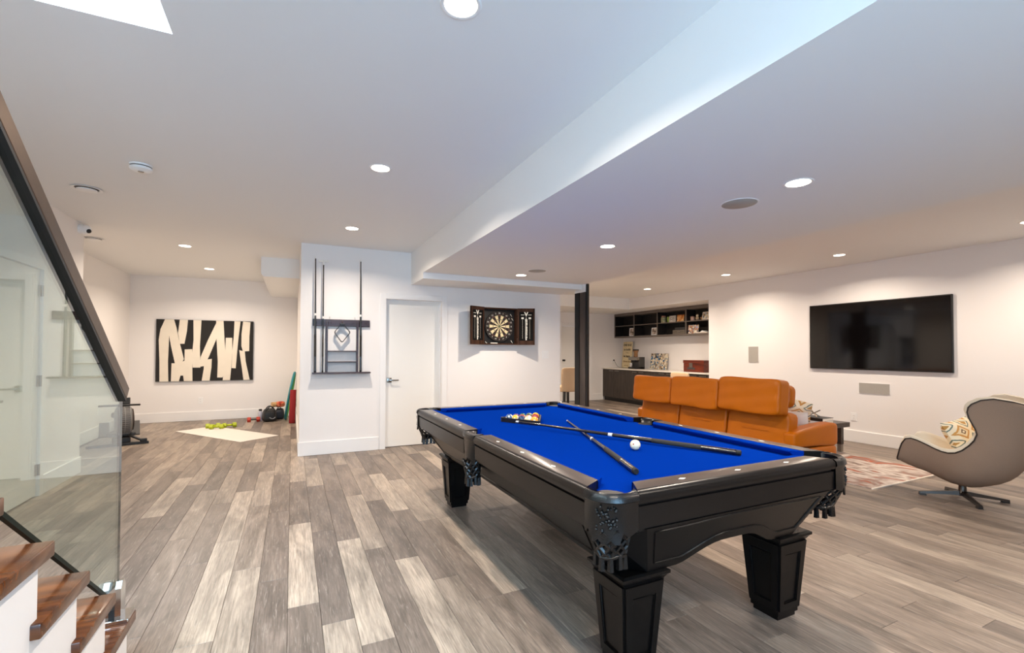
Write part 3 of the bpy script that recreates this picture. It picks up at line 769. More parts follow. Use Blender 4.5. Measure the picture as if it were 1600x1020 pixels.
SPEC = [('stripe', '#1c4f7a', 'blue and white striped ball at the pointed end of the rack'), ('stripe', '#e2b63a', 'cream and yellow striped ball next to the blue striped one in the rack'), ('solid', '#17355f', 'dark blue ball in the middle of the front row of the rack'), ('stripe', '#d8c38a', 'pale cream ball next to the orange ball in the rack'), ('solid', '#f0a02a', 'orange ball at the front corner of the rack'),
        ('solid', '#6a2a6a', 'purple ball in the second row of the rack, behind the cream and blue balls'), ('stripe', '#b03a2e', 'red and white striped ball behind the dark blue ball in the rack'), ('stripe', '#d07a6a', 'pink and white striped ball behind the pale cream ball in the rack'), ('stripe', '#a02438', 'crimson and white striped ball behind the orange ball in the rack'),
        ('solid', '#1f6b3a', 'green ball in the third row of the rack, hidden behind purple and red balls'), ('solid', '#101010', 'black ball in the middle of the third row of the rack'), ('solid', '#7a1f1f', 'maroon ball in the third row behind the pink and crimson striped balls'), ('stripe', '#23703d', 'green and white striped ball in the fourth row of the rack'), ('solid', '#c22a20', 'plain bright red ball in the fourth row of the rack'), ('solid', '#e8c62c', 'plain yellow ball at the far point of the rack')]
k = 0; q = .0573
cc2 = cen
rows = [5, 4, 3, 2, 1]
base = cen - nrm2 * (q * .866 * 4 / 3)
for r_, n_ in enumerate(rows):
    for j in range(n_):
        P = base + nrm2 * (q * .866 * r_) + ab * q * (j - (n_ - 1) / 2)
        s = SPEC[k]; ball(P.x, P.y, ZB + .0287, s[0], s[1], s[2], 'balls in the rack', (rnd.uniform(0, 3), rnd.uniform(0, 3), rnd.uniform(0, 3))); k += 1

# ================================================================== CUE RACK ON THE WALL
t = thing('cue_rack', 'dark wooden cue rack mounted on the white wall beside the door', 'cue rack', (.58, YC, 1.0))
def rb(name, x0, x1, y0, y1, z0, z1, m_=M_RACK, ch=.003): return MB().b2(x0 - .58, x1 - .58, -y1, -y0, z0 - 1.0, z1 - 1.0, ch).build(name, m_, t)
bar = rb('cue_bar', .231, .928, .0, .035, 1.637, 1.726)
for x in (.256, .35, .43, .72, .806, .88):
    m = MB(); m.tube([(x - .58 - .018, -.036, .68), (x - .58 - .02, -.055, .68), (x - .58 - .012, -.075, .68)], .003, 6); m.tube([(x - .58 + .018, -.036, .68), (x - .58 + .02, -.055, .68), (x - .58 + .012, -.075, .68)], .003, 6); m.build('cue_clip', M_BLACK, bar)
rb('base_shelf', .228, .934, .0, .11, 1.028, 1.046)
for x in (.398, .771): rb('upright', x - .012, x + .012, .0, .05, 1.046, 1.70)
for z in (1.31, 1.172): rb('small_shelf', .41, .759, .0, .08, z, z + .013)
for x in (.43, .74):
    m = MB(); m.tube([(x - .58, -.03, .70), (x - .58, -.03, .76)], .003, 6); m.build('peg', M_STEEL, t)
m = MB(); m.tube([(.0, -.036, .685), (.0, -.085, .685), (.0, -.09, .70)], .004, 6); m.build('hook', M_STEEL, t)
cue((.256, YC - .062, 2.512), (.262, YC - .078, 1.047), 'dark pool cue standing at the outer end of the wall rack by the corner', 'cues in the wall rack')
cue((.803, YC - .062, 2.520), (.809, YC - .075, 1.0465), 'dark pool cue standing in the wall rack on the door side', 'cues in the wall rack')
bs = cue((.350, YC - .062, 2.440), (.350, YC - .075, 1.0465), 'dark bridge stick with a pale cross head standing in the wall rack', 'cues in the wall rack', True, (.007, .009, .010))
m = MB(); L = 1.40
m.b2(-.062, .062, -.006, .006, L + .004, L + .020, .003); m.b2(-.012, .012, -.008, .008, L - .035, L + .03, .003)
for x in (-.055, -.02, .02, .055): m.b2(x - .009, x + .009, -.006, .006, L + .018, L + .032, .002)
m.build('bridge_head', M_FERR, bs)
# diamond rack hanging from the hook
t = thing('diamond_ball_rack', 'black diamond-shaped ball rack hanging from the cue rack hook', 'ball rack', (.582, YC - .068, 1.685))
pts = [(0, 0), (-.104, -.125), (-.004, -.265), (.102, -.125)]
path = []
for i in range(4):
    p0, p1, p2 = Vector(pts[i - 1]), Vector(pts[i]), Vector(pts[(i + 1) % 4])
    a = p1 + (p0 - p1).normalized() * .028; b = p1 + (p2 - p1).normalized() * .028
    for f in (0, .25, .5, .75, 1):
        q = a * (1 - f) ** 2 + p1 * 2 * f * (1 - f) + b * f * f; path.append((q.x, q.y))
cx_, cy_ = 0, -.13
inn = [(cx_ + (x - cx_) * .90, cy_ + (y - cy_) * .915) for x, y in path]
M_ = Matrix(((1, 0, 0, 0), (0, 0, 1, 0), (0, 1, 0, 0), (0, 0, 0, 1)))
m = MB(); m.loft([[(x, y, -.025) for x, y in path], [(x, y, .025) for x, y in path], [(x, y, .025) for x, y in inn], [(x, y, -.025) for x, y in inn]], cap=False, loop=True, M=M_)
autosmooth(m.build('frame', M_BLACK, t))
MB().b2(-.03, .03, -.026, .026, -.04, -.012, .004).build('corner_block', M_BLACK, t)

# ================================================================== DARTBOARD CABINET
M_DCAB = wood('dart_cabinet_wood', '#2a1912', '#4a3124', 6, 2, 0.7)
M_DCAB.node_tree.nodes['Principled BSDF'].inputs['Specular IOR Level'].default_value = .15
M_CHALK = mat('chalk_white', '#e9e4d8', 0.7); M_SCORE = mat('scoreboard', '#171615', 0.9, spec=0.1)
M_DWH = mat('dart_cream', '#e4d3a8', 0.8); M_DBK = mat('dart_black', '#231a17', 0.8); M_DRD = mat('dart_red', '#6d2119', 0.8); M_DGN = mat('dart_green', '#3f5a35', 0.8)
t = thing('dartboard_cabinet', 'dark wooden dartboard cabinet with both scoreboard doors open on the white wall', 'dartboard', (2.803, YC, 1.696))
MB().b2(-.268, .268, -.016, 0, -.268, .268).build('back_panel', M_BLACK, t)
m = MB()
for (x0, x1, z0, z1) in ((-.283, -.265, -.275, .275), (.265, .283, -.275, .275), (-.265, .265, .255, .275), (-.265, .265, -.275, -.255)): m.b2(x0, x1, -.095, 0, z0, z1)
m.build('cabinet_frame', M_DCAB, t)
bd = MB().lathe([(0, .052), (.170, .052), (.172, .053), (.225, .050), (.2255, .016)], 60, RX(PI / 2), False).build('dartboard', M_DBK, t)
DM = RX(PI / 2)
def wedge_mb(r0, r1, sel):
    m = MB()
    for i in range(20):
        if i % 2 != sel: continue
        a0 = PI / 2 + (i - .5) * PI / 10
        vs = []; n = 4
        for j in range(n + 1):
            a = a0 + PI / 10 * j / n; vs += [(r0 * math.cos(a), r0 * math.sin(a), .0535), (r1 * math.cos(a), r1 * math.sin(a), .0535)]
        m.add(vs, [(2 * j, 2 * j + 1, 2 * j + 3, 2 * j + 2) for j in range(n)], DM)
    return m
wedge_mb(.018, .099, 1).build('pale_segments', M_DWH, bd); wedge_mb(.107, .162, 1).build('pale_segments', M_DWH, bd)
wedge_mb(.099, .107, 1).build('green_ring', M_DGN, bd); wedge_mb(.162, .170, 1).build('green_ring', M_DGN, bd)
wedge_mb(.099, .107, 0).build('red_ring', M_DRD, bd); wedge_mb(.162, .170, 0).build('red_ring', M_DRD, bd)
MB().lathe([(.0065, .054), (.016, .054)], 24, DM, False).build('outer_bull', M_DGN, bd); MB().lathe([(0, .0545), (.0065, .0545)], 16, DM, False).build('bull', M_DRD, bd)
m = MB()
for r in (.017, .099, .107, .162, .170, .224): m.tube([(r * math.cos(2 * PI * i / 48), r * math.sin(2 * PI * i / 48), .0545) for i in range(48)], .0009, 4, True, DM)
m.build('wire_spider', M_STEEL, bd)
NUM = [20, 5, 12, 9, 14, 11, 8, 16, 7, 19, 3, 17, 2, 15, 10, 6, 13, 4, 18, 1]
for i, nn in enumerate(NUM):
    a = PI / 2 + i * PI / 10
    text_mesh('number', str(nn), .034, wallM(.197 * math.cos(a), -.0535, .197 * math.sin(a)), M_CHALK, bd)
for sd in (-1, 1):
    H = Matrix.Translation((sd * .283, -.095, 0)) @ RZ(sd * -math.radians(24))
    w_ = .262
    m = MB(); m.b2(0 if sd > 0 else -w_, w_ if sd > 0 else 0, -.018, 0, -.276, .276, 0, H)
    for (u0, u1, z0, z1) in ((0, .022, -.276, .276), (w_ - .022, w_, -.276, .276), (.022, w_ - .022, .225, .276), (.022, w_ - .022, -.276, -.215)):
        m.b2(sd * u0, sd * u1, -.030, -.018, z0, z1, 0, H)
    d = m.build('cabinet_door', M_DCAB, t)
    MB().b2(sd * .024, sd * (w_ - .024), -.0205, -.0182, -.213, .222, 0, H).build('scoreboard', M_SCORE, d)
    HB = H @ Matrix(((1, 0, 0, sd * w_ / 2), (0, 0, -1, -.0208), (0, 1, 0, 0), (0, 0, 0, 1)))
    text_mesh('letter', 'V', .085, HB @ T(0, .185, 0), M_CHALK, d, bold=.004)
    m = MB()
    for x in (-.055, .055): m.box((x, .178, 0), (.05, .006, .001), HB)
    for x in (-.055, .055): m.box((x, .128, 0), (.036, .026, .001), HB); m.box((x, -.04, 0), (.002, .29, .001), HB)
    m.build('score_lines', M_CHALK, d)
    for r_, nn in enumerate(['1', '20', '19', '18', '17', '16', '15', '14', '13', '12', '11', '10', 'B']):
        text_mesh('score_mark', nn, .034, HB @ T(0, .125 - .0265 * r_, 0), M_CHALK, d, bold=.002)
    for z in (-.2, .2):
        MB().lathe([(.006, z - .025), (.006, z + .025)], 8, T(sd * .284, -.098, 0)).build('hinge', M_STEEL, d)
m = MB(); m.b2(-.16, -.05, -.10, -.085, -.258, -.246); m.build('chalk_ledge_label', M_CHALK, t)
for (x, z) in ((.20, .20), (.22, .14), (.21, -.20), (-.21, -.22), (-.19, -.235)):
    MB().lathe([(.004, .016), (.006, .03), (.002, .09)], 8, T(x, 0, z) @ RX(PI / 2) @ RX(.6)).build('dart', M_CHALK, t)

# ================================================================== FIXED THINGS ON THE WALLS
def plate(name, label, cat, M, w, h, sockets=0):
    t = thing(name, label, cat, M.translation, 0); Q = Matrix.Translation(-M.translation) @ M
    MB().box((0, 0, .003), (w, h, .006), Q, .002).build('cover_plate', M_WHITE, t)
    if sockets:
        for y in (-.020, .020):
            MB().box((0, y, .0072), (.032, .028, .0025), Q, .001).build('socket', M_TRIM, t)
            m = MB()
            for x in (-.006, .006): m.box((x, y + .002, .0086), (.002, .009, .0006), Q)
            m.build('slots', M_DKGREY, t)
    else:
        n = max(1, round(w / .06))
        for i in range(n): MB().box(((i - (n - 1) / 2) * .046, 0, .0075), (.032, .066, .004), Q, .001).build('rocker', M_TRIM, t)
    return t
plate('light_switch', 'white double light switch on the wall between dartboard and column', 'switch', wallM(3.627, YC, 1.27), .118, .125)
plate('wall_outlet', 'white wall outlet under the black and white painting', 'outlet', wallM(-1.553, YA, .375), .075, .12, 1)
plate('wall_outlet', 'white wall outlet low on the television wall by the coffee table', 'outlet', wallXM(XT, 3.975, .37), .08, .12, 1)
plate('wall_outlet', 'white wall outlet beyond the rowing machine, seen through the stair glass', 'outlet', Matrix(((0, 0, 1, XG), (1, 0, 0, 9.0), (0, 1, 0, .40), (0, 0, 0, 1))), .075, .12, 1)
t = thing('television', 'large black flat television hanging on the white wall', 'television', (XT - .002, 3.706, 1.565))
MB().b2(-.032, 0, -.884, .884, -.498, .498, .004).build('housing', M_BLACK, t)
MB().b2(-.0335, -.0315, -.868, .868, -.478, .484).build('screen', M_SCREEN, t)
for (y0, y1, z0, z1, lab) in ((5.510, 5.714, 1.134, 1.427, 'small grey in-wall speaker between the shelves and the television'), (3.511, 3.906, .725, .885, 'wide grey in-wall speaker below the television')):
    t = thing('wall_speaker', lab, 'speaker', (XT, (y0 + y1) / 2, (z0 + z1) / 2), 0, 'in-wall speakers')
    MB().b2(-.006, 0, y0 - (y0 + y1) / 2, (y1 - y0) / 2, -(z1 - z0) / 2, (z1 - z0) / 2).build('frame', M_WHITE, t)
    MB().b2(-.008, -.006, -(y1 - y0) / 2 + .006, (y1 - y0) / 2 - .006, -(z1 - z0) / 2 + .006, (z1 - z0) / 2 - .006).build('grille', M_GRILLE, t)
# painting
t = thing('painting', 'large black canvas with cream brush shapes on the far wall', 'painting', (-1.467, YA - .002, 1.318))
w_, h_ = 1.548, 1.146
MB().b2(-w_ / 2, w_ / 2, -.045, 0, -h_ / 2, h_ / 2, .004).build('canvas', mat('canvas_black', '#1d1a18', 0.8), t)
STR = [[(245, 126), (275, 126), (272, 240), (268, 400), (272, 532), (217, 533), (215, 400), (208, 260), (218, 190)], [(270, 126), (302, 126), (318, 180), (332, 250), (368, 385), (350, 418), (312, 416), (285, 300), (270, 220)],
       [(338, 126), (390, 128), (385, 200), (370, 285), (340, 285), (328, 215)], [(290, 412), (335, 412), (372, 395), (372, 322), (420, 320), (425, 528), (370, 528), (365, 492), (348, 492), (338, 530), (288, 530)],
       [(425, 128), (478, 130), (470, 300), (475, 440), (425, 440), (418, 370), (428, 260)], [(575, 150), (580, 250), (530, 370), (500, 430), (470, 435), (475, 372), (520, 265)],
       [(500, 390), (550, 383), (548, 440), (537, 527), (485, 528), (497, 450)], [(575, 132), (625, 132), (632, 240), (640, 330), (638, 480), (622, 505), (588, 505), (590, 400), (580, 260)],
       [(642, 245), (686, 245), (688, 330), (682, 440), (675, 522), (625, 524), (632, 440), (640, 330)], [(700, 135), (742, 138), (728, 260), (722, 330), (713, 445), (684, 443), (688, 330), (697, 230)],
       [(760, 138), (812, 142), (806, 240), (806, 332), (762, 335), (750, 300), (750, 220)], [(735, 325), (775, 335), (782, 400), (812, 520), (768, 522), (755, 440)]]
M_PAINT = mat('cream_paint', '#e6dccb', 0.8, noise=0.05, nscale=8, bump=0.2, bscale=60)
for i, P in enumerate(STR):
    pl = []
    for x, y in P:
        u = (x - 191) / 642; yt = 124 + 14 * u; yb = 533 - 12 * u; v = (y - yt) / (yb - yt); v = min(.998, max(.002, v))
        pl.append(((u - .5) * w_, (.5 - v) * h_))
    if sum(pl[a][0] * pl[(a + 1) % len(pl)][1] - pl[(a + 1) % len(pl)][0] * pl[a][1] for a in range(len(pl))) < 0: pl = pl[::-1]
    MB().prism(pl, .0455 + .0003 * i, .047 + .0003 * i, wallM(0, 0, 0)).build('brush_shape', M_PAINT, t)
#@@STAIR
# ================================================================== STAIR, GLASS, HANDRAIL
SX1, SX0 = -.622, -1.66; RISE, RUN = .1962, .2620
t = thing('staircase', 'white staircase with walnut treads going up beside the glass panel', 'stairs', (-1.14, 2.5, 0))
def nose(i): return 2.530 - RUN * i            # nosing edge of the i-th tread from the floor
NST = 13
for i in range(NST):
    z = RISE * (i + 1) - .003; y1 = nose(i); y0 = nose(i) - RUN - .075
    tr = MB(); X1 = -.600 + 1.14; X0 = SX0 - .02 + 1.14
    tr.b2(X0, X1, y0 - 2.5, y1 - 2.5, z - .042, z, .004)
    o = tr.build('tread', M_TREAD, t); autosmooth(o, 30)
    yr = nose(i) - .038
    m = MB(); m.b2(SX0 + 1.14, SX1 + 1.14, yr - RUN - 2.5 + .0, yr - 2.5, 0, z - .042); m.build('riser', M_WALL, t)
# glass panel: bottom edge along the nosings, top edge under the rail
GX = -.662
t = thing('glass_balustrade', 'clear glass stair balustrade standing at the open side of the staircase', 'balustrade', (GX, 2.5, 0))
sl = RISE / RUN
def zbot(y): return .312 - (y - 2.40) * sl
def zrail(y): return 1.118 - (y - 2.505) * .777
ye = 2.520; ys = -.6
yb_ = ye
prof = [(ye, zbot(ye) + .10), (ye, zrail(ye) + .002), (ys, zrail(ys) + .002), (ys, zbot(ys)), (ye - .16, zbot(ye - .16))]
m = MB()
for x, fl in ((GX - .004, 1), (GX + .004, 0)):
    vs = [(x - GX, y - 2.5, z) for y, z in prof]; m.add(vs, [list(range(5))[::-1] if fl else list(range(5))])
m.build('pane', M_GLASS, t)
n = len(prof); m = MB()
for a in range(n):
    if a in (1,): continue
    (y0, z0), (y1, z1) = prof[a], prof[(a + 1) % n]
    m.add([(-.004, y0 - 2.5, z0), (.004, y0 - 2.5, z0), (.004, y1 - 2.5, z1), (-.004, y1 - 2.5, z1)], [(0, 1, 2, 3)])
m.build('polished_edge', M_GEDGE, t)
(y0, z0), (y1, z1) = prof[3], prof[4]
m = MB(); m.prism([(y0 - 2.5, z0 - .004), (y1 - 2.5, z1 - .004), (y1 - 2.5, z1 + .012), (y0 - 2.5, z0 + .012)], -.006, .006, Matrix(((0, 0, 1, 0), (1, 0, 0, 0), (0, 1, 0, 0), (0, 0, 0, 1)))); m.build('edge_strip', M_GEDGE, t)
t = thing('glass_clamp', 'steel spigot clamp holding the glass on the lowest walnut tread', 'clamp', (GX, 2.475, RISE - .003))
MB().b2(-.060, .060, -.052, .052, 0, .014, .003).build('base_plate', M_CHROME, t)
m = MB()
for sx in (-1, 1):
    m.prism([(-.030, .014), (.030, .014), (.030, .135), (.012, .160), (-.012, .160), (-.030, .135)], sx * .010, sx * .030, Matrix(((0, 0, 1, 0), (1, 0, 0, 0), (0, 1, 0, 0), (0, 0, 0, 1))))
autosmooth(m.build('jaws', M_CHROME, t), 20)
MB().b2(-.010, .010, -.028, .028, .014, .05).build('gasket', M_RUBBER, t)
t = thing('handrail', 'brushed bronze handrail sloping down along the top of the stair glass', 'handrail', (GX, 2.5, 1.12))
m = MB(); L = 3.2; ang = math.atan(.777)
Q = Matrix.Translation((0, .022, -.012)) @ RX(-ang)
m.b2(-.018, .018, -L, .0, 0, .056, .003, Q)
o = m.build('rail_bar', M_BRONZE, t)
MB().b2(-.0175, .0175, -L, -.002, -.012, -.0005, 0, Q).build('underside_strip', M_BLACK, t)  # black strip over nearly the full width of the rail underside

# ================================================================== COLUMN
t = thing('column_cladding', 'dark brown square column at the edge of the lowered ceiling', 'column', (3.89, 5.75, 0))
MB().b2(.0, .034, -.16, -.125, 0, ZS, .002).build('front_flange', M_BLACK, t)
MB().b2(-.012, .020, -.125, .14, 0, 2.20, .002).build('side_panel', M_COLUMN, t)
MB().b2(-.020, -.012, .02, .14, 0, 2.20).build('edge_strip', M_BLACKW, t)
MB().b2(-.012, .020, -.125, .14, 2.20, ZS - .001).build('cap_block', M_TRIM, t)

# ================================================================== SOFA
t = thing('sofa', 'orange leather three-seat sofa with adjustable headrests, seen from behind', 'sofa', (4.95, 4.12, 0))
OX, OY = 4.95, 4.12
def cush(name, x0, x1, y0, y1, z0, z1, e=7, n=10, lean=0.0, puff=0.0, parent=t, m_=M_ORANGE, fn=None, rot=None):
    c = ((x0 + x1) / 2 - OX, (y0 + y1) / 2 - OY, (z0 + z1) / 2); d = (x1 - x0, y1 - y0, z1 - z0)
    M = Matrix.Translation(c) @ RY(lean)
    if rot is not None: M = Matrix.Translation(c) @ rot
    o_ = MB().super((0, 0, 0), d, e, n, M, fn).build(name, m_, parent, True)
    return o_
MB().b2(4.62 - OX, 5.36 - OX, 3.06 - OY, 5.20 - OY, .13, .30, .03).build('base', M_ORANGE, t)
segs = [(4.513, 5.225, .635, .985), (3.778, 4.505, .640, 1.008), (3.025, 3.770, .665, 1.040)]
def wrinkle(seed):
    r = random.Random(seed); ph = r.uniform(0, 6)
    def f(q):
        q = q.copy(); q.x *= 1 + .05 * math.sin(5 * q.y + ph) * (1 - q.z * q.z) + .03 * math.sin(9 * q.z + 3 * q.y + ph)
        q.z += .018 * math.sin(4 * q.y + ph) * abs(q.z); return q
    return f
for i, (y0, y1, z0, z1) in enumerate(segs):
    b = cush('back_cushion', 4.56, 4.74, y0 + .01, y1 - .01, .20, .70, 10, 12, .16, fn=wrinkle(i + 10))
    mm_ = MB(); ym = y0 + .28 * (y1 - y0)
    mm_.tube([(4.575 - OX - .02 - .012, y - OY, .50 + .008 * math.sin(9 * y)) for y in [ym + .42 * (y1 - y0) * k / 6 for k in range(7)]], .003, 4); mm_.build('seam', M_ORANGED if False else M_ORANGE, b)
    h = cush('headrest', 4.42, 4.60, y0, y1, z0, z1, 11, 14, .10, fn=wrinkle(i))
    hp = cush('headrest_pad', 4.615, 4.75, y0 + .02, y1 - .02, z0 + .06, z1 - .05, 5, 10, .10)
    cush('seat_cushion', 4.72, 5.40, y0 + .005, y1 - .005, .25, .42, 7, 10)
def armfn(q):
    q = q.copy(); q.z = q.z * (.62 + .38 * (q.x + 1) / 2) + (.10 * (1 - (q.x) ** 2)) - .10 * (1 - (q.x + 1) / 2) ; return q
for (y0, y1) in ((2.945, 3.10), (5.15, 5.305)):
    cush('armrest', 4.56, 5.30, y0, y1, .315, .575, 7, 12, fn=armfn)
    cush('arm_base', 4.62, 5.28, y0 + .005, y1 - .01, .12, .335, 9, 8)
for x in (4.68, 5.22):
    for y in (3.06, 5.18): MB().lathe([(.018, .0106 if x > 5 else 0), (.018, .135)], 12, T(x - OX, y - OY, 0)).build('foot', M_STEEL, t)
def pillow_geo(mb, s, th, M):
    n = 12
    def P(i, j, sg):
        u, v = -1 + 2 * i / n, -1 + 2 * j / n
        k = (max(0, (1 - u ** 4)) * max(0, (1 - v ** 4))) ** .5
        uu = u * (1 - .06 * (1 - v * v)); vv = v * (1 - .06 * (1 - u * u))
        return (uu * s[0] / 2, vv * s[1] / 2, sg * th / 2 * k)
    for sg in (1, -1):
        vs = [P(i, j, sg) for j in range(n + 1) for i in range(n + 1)]
        fs = [(j * (n + 1) + i, j * (n + 1) + i + 1, (j + 1) * (n + 1) + i + 1, (j + 1) * (n + 1) + i) for j in range(n) for i in range(n)]
        mb.add(vs, fs if sg > 0 else [f[::-1] for f in fs], M)
    return mb
def kilim():
    k = NT('kilim_pattern'); b = k.b
    tc = k.n('ShaderNodeTexCoord'); mp = k.n('ShaderNodeMapping'); mp.inputs['Scale'].default_value = (6.5, 5.0, 5.0); k.l(tc, 'Object', mp, 'Vector')
    sx = k.n('ShaderNodeSeparateXYZ'); k.l(mp, 0, sx, 0)
    def m2(op, a, b_=None, v=None):
        nd = k.n('ShaderNodeMath', operation=op); k.t.links.new(a, nd.inputs[0])
        if b_ is not None: k.t.links.new(b_, nd.inputs[1])
        if v is not None: nd.inputs[1].default_value = v
        return nd.outputs[0]
    def tri_(o): return m2('ABSOLUTE', m2('SUBTRACT', m2('FRACT', o), v=.5))
    d = m2('ADD', tri_(sx.outputs[0]), tri_(sx.outputs[1]))
    nz = k.n('ShaderNodeTexNoise', i_Scale=3.0); k.l(mp, 0, nz, 'Vector')
    d2 = m2('ADD', d, m2('MULTIPLY', m2('SUBTRACT', nz.outputs['Fac'], v=.5), v=.15))
    rp = k.n('ShaderNodeValToRGB'); cr = rp.color_ramp; cr.interpolation = 'CONSTANT'
    for i, (p, c) in enumerate([(0, '#efe2c6'), (.10, '#5c3f2e'), (.17, '#e6d4b0'), (.30, '#c79452'), (.42, '#efe2c6'), (.66, '#6f7f76'), (.74, '#efe2c6'), (.84, '#b98d4c')]):
        e = cr.elements[i] if i < 2 else cr.elements.new(p); e.position = p; e.color = srgb(c)
    k.t.links.new(d2, rp.inputs['Fac']); k.l(rp, 'Color', b, 'Base Color'); b.inputs['Roughness'].default_value = .9
    return k.m
M_KILIM = kilim()
M_OFFW = mat('offwhite_cotton', '#e9dfd2', 0.9, bump=0.15, bscale=150)
p = pillow_geo(MB(), (.25, .40), .13, Matrix.Identity(4)).build('cushion', M_OFFW, None, True)
p.location = (5.02, 3.295, .60); p.rotation_euler = Euler((0, math.radians(78), math.radians(3))); tag(p, 'plain off-white cushion leaning inside the orange sofa arm', 'cushion', 'cushions on the sofa')
p.location.z = .553
p = pillow_geo(MB(), (.42, .42), .14, Matrix.Identity(4)).build('cushion', M_KILIM, None, True)
p.location = (5.27, 3.45, .62); p.rotation_euler = (Matrix.Rotation(math.radians(8), 4, 'Z') @ RY(math.radians(62)) @ RZ(math.radians(16))).to_euler(); tag(p, 'cream cushion with tan and brown motifs behind the plain one on the sofa', 'cushion', 'cushions on the sofa')

# ================================================================== COFFEE TABLE AND RUG
M_RUG = ramp_noise('rug_weave', ['#6d5a52', '#a08f84', '#cdc2b8', '#b9aaa0', '#8f7a70', '#a84e2a', '#c9b9ac'], 2.6, 0.95, 6, stretch=(1.6, .8, 1), dist=1.6)
t = MB().b2(5.06, 6.50, 2.53, 5.30, .0005, .010, .003).build('area_rug', M_RUG); tag(t, 'abstract rust and cream area rug in front of the orange sofa', 'rug')
MB().b2(5.06, 6.50, 2.518, 2.532, .0005, .0105).build('rug_binding', M_OFFW, t)
M_CTAB = wood('espresso_table', '#231b17', '#3d322b', 5, 1, 0.35)
t = thing('coffee_table', 'low dark wood coffee table between the sofa and the television wall', 'coffee table', (6.26, 4.2, .0105))
MB().b2(-.34, .36, -.65, .65, .335, .395, .004).build('table_top', M_CTAB, t)
for x in (-.30, .30):
    for y in (-.56, .56):
        MB().b2(x - .028, x + .028, y - .028, y + .028, .10, .334).build('leg', M_CTAB, t); MB().b2(x - .024, x + .024, y - .024, y + .024, 0, .099).build('leg_tip', M_STEEL, t)
def book(name, label, c, d, cm, rz, group):
    t = thing(name, label, 'book', c, rz, group)
    MB().b2(-d[0] / 2 + .004, d[0] / 2 - .004, -d[1] / 2 + .003, d[1] / 2 - .003, .003, d[2] - .003).build('pages', M_OFFW, t)
    m = MB(); m.b2(-d[0] / 2, d[0] / 2, -d[1] / 2, d[1] / 2, 0, .003); m.b2(-d[0] / 2, d[0] / 2, -d[1] / 2, d[1] / 2, d[2] - .003, d[2]); m.b2(-d[0] / 2, -d[0] / 2 + .003, -d[1] / 2, d[1] / 2, .003, d[2] - .003)
    m.build('cover', cm, t)
book('book', 'pale book at the bottom of the pair on the coffee table', (6.18, 3.72, .4058), (.24, .30, .035), M_WHITE, .05, 'books on the coffee table')
book('book', 'black book on top of the pale book on the coffee table', (6.18, 3.72, .4412), (.24, .30, .040), M_BLACK, .02, 'books on the coffee table')
t = thing('jack_ornament', 'small bronze crossed-stick ornament on the black book', 'ornament', (6.17, 3.74, .4815))
m = MB()
for (a, b, c) in ((1, 1, 1), (1, -1, 1), (-1, 1, 1)):
    v = Vector((a * .035, b * .06, c * .042)); m.tube([tuple(v * -1 + Vector((0, 0, .046))), tuple(v + Vector((0, 0, .046)))], .006, 8)
autosmooth(m.build('sticks', M_BRONZE, t))

# ================================================================== EGG CHAIR
t = thing('egg_chair', 'taupe and cream egg-shaped swivel lounge chair on a four-star chrome base', 'armchair', (5.492, 2.018, 0))
EA = math.radians(12)
tx = Vector((.345, -.939, 0)) * math.cos(EA) - Vector((.939, .345, 0)) * math.sin(EA); nx_ = Vector((.939, .345, 0)) * math.cos(EA) + Vector((.345, -.939, 0)) * math.sin(EA)
RIM = [(-.420, .335), (-.404, .399), (-.385, .455), (-.354, .505), (-.310, .518), (-.258, .507), (-.195, .483), (-.133, .458), (-.080, .443), (-.032, .440), (.020, .452), (.065, .483), (.108, .530), (.142, .580), (.160, .635), (.152, .677), (.132, .722), (.112, .770), (.102, .815), (.108, .855), (.127, .885), (.183, .922), (.255, .938), (.36, .920), (.45, .885), (.50, .86)]
SPN = [(-.440, .272), (-.405, .250), (-.368, .232), (-.30, .212), (-.231, .194), (-.16, .165), (-.11, .145), (-.058, .130), (.0, .122), (.066, .122), (.13, .140), (.186, .165), (.245, .192), (.301, .232), (.345, .280), (.380, .335), (.415, .40), (.445, .47), (.470, .54), (.488, .61), (.500, .67), (.508, .73), (.513, .78), (.515, .82), (.514, .85), (.510, .87)]
WID = [.15, .16, .17, .18, .19, .20, .215, .235, .255, .275, .29, .30, .305, .31, .315, .32, .32, .32, .315, .31, .305, .295, .275, .235, .15, .05]
def shell(off, wk, rimk=0.0, sgn=1):
    rings = []
    NV = 25
    for (rs, rz_), (ss, sz), w in zip(RIM, SPN, WID):
        d = Vector((rs - ss, rz_ - sz)); L = d.length; d = d / L if L > 1e-6 else Vector((0, 1))
        kk = len(rings); of_ = off if off <= 0 else min(L * .62, off + .13 * max(0, 1 - kk / 11)); s0 = (ss + d.x * of_, sz + d.y * of_); r0 = (rs + d.x * rimk, rz_ + d.y * rimk)
        ring = []
        for i in range(NV):
            a = -PI / 2 + PI * i / (NV - 1)
            c = 1 - math.cos(a) ** .85 if abs(a) < PI / 2 - 1e-6 else 1.0
            s = s0[0] + (r0[0] - s0[0]) * c; z = s0[1] + (r0[1] - s0[1]) * c
            yv = (w - wk) * math.copysign(abs(math.sin(a)) ** .9, a)
            p = tx * s + nx_ * yv; ring.append((p.x, p.y, z))
        rings.append(ring)
    return rings
ro, ri = shell(0, 0), shell(.055, .035, 0.004)
m = MB(); m.loft(ro, closed=False, cap=False); autosmooth(m.build('outer_shell', M_TAUPE, t), 60)
m = MB(); m.loft([r[::-1] for r in ri], closed=False, cap=False)
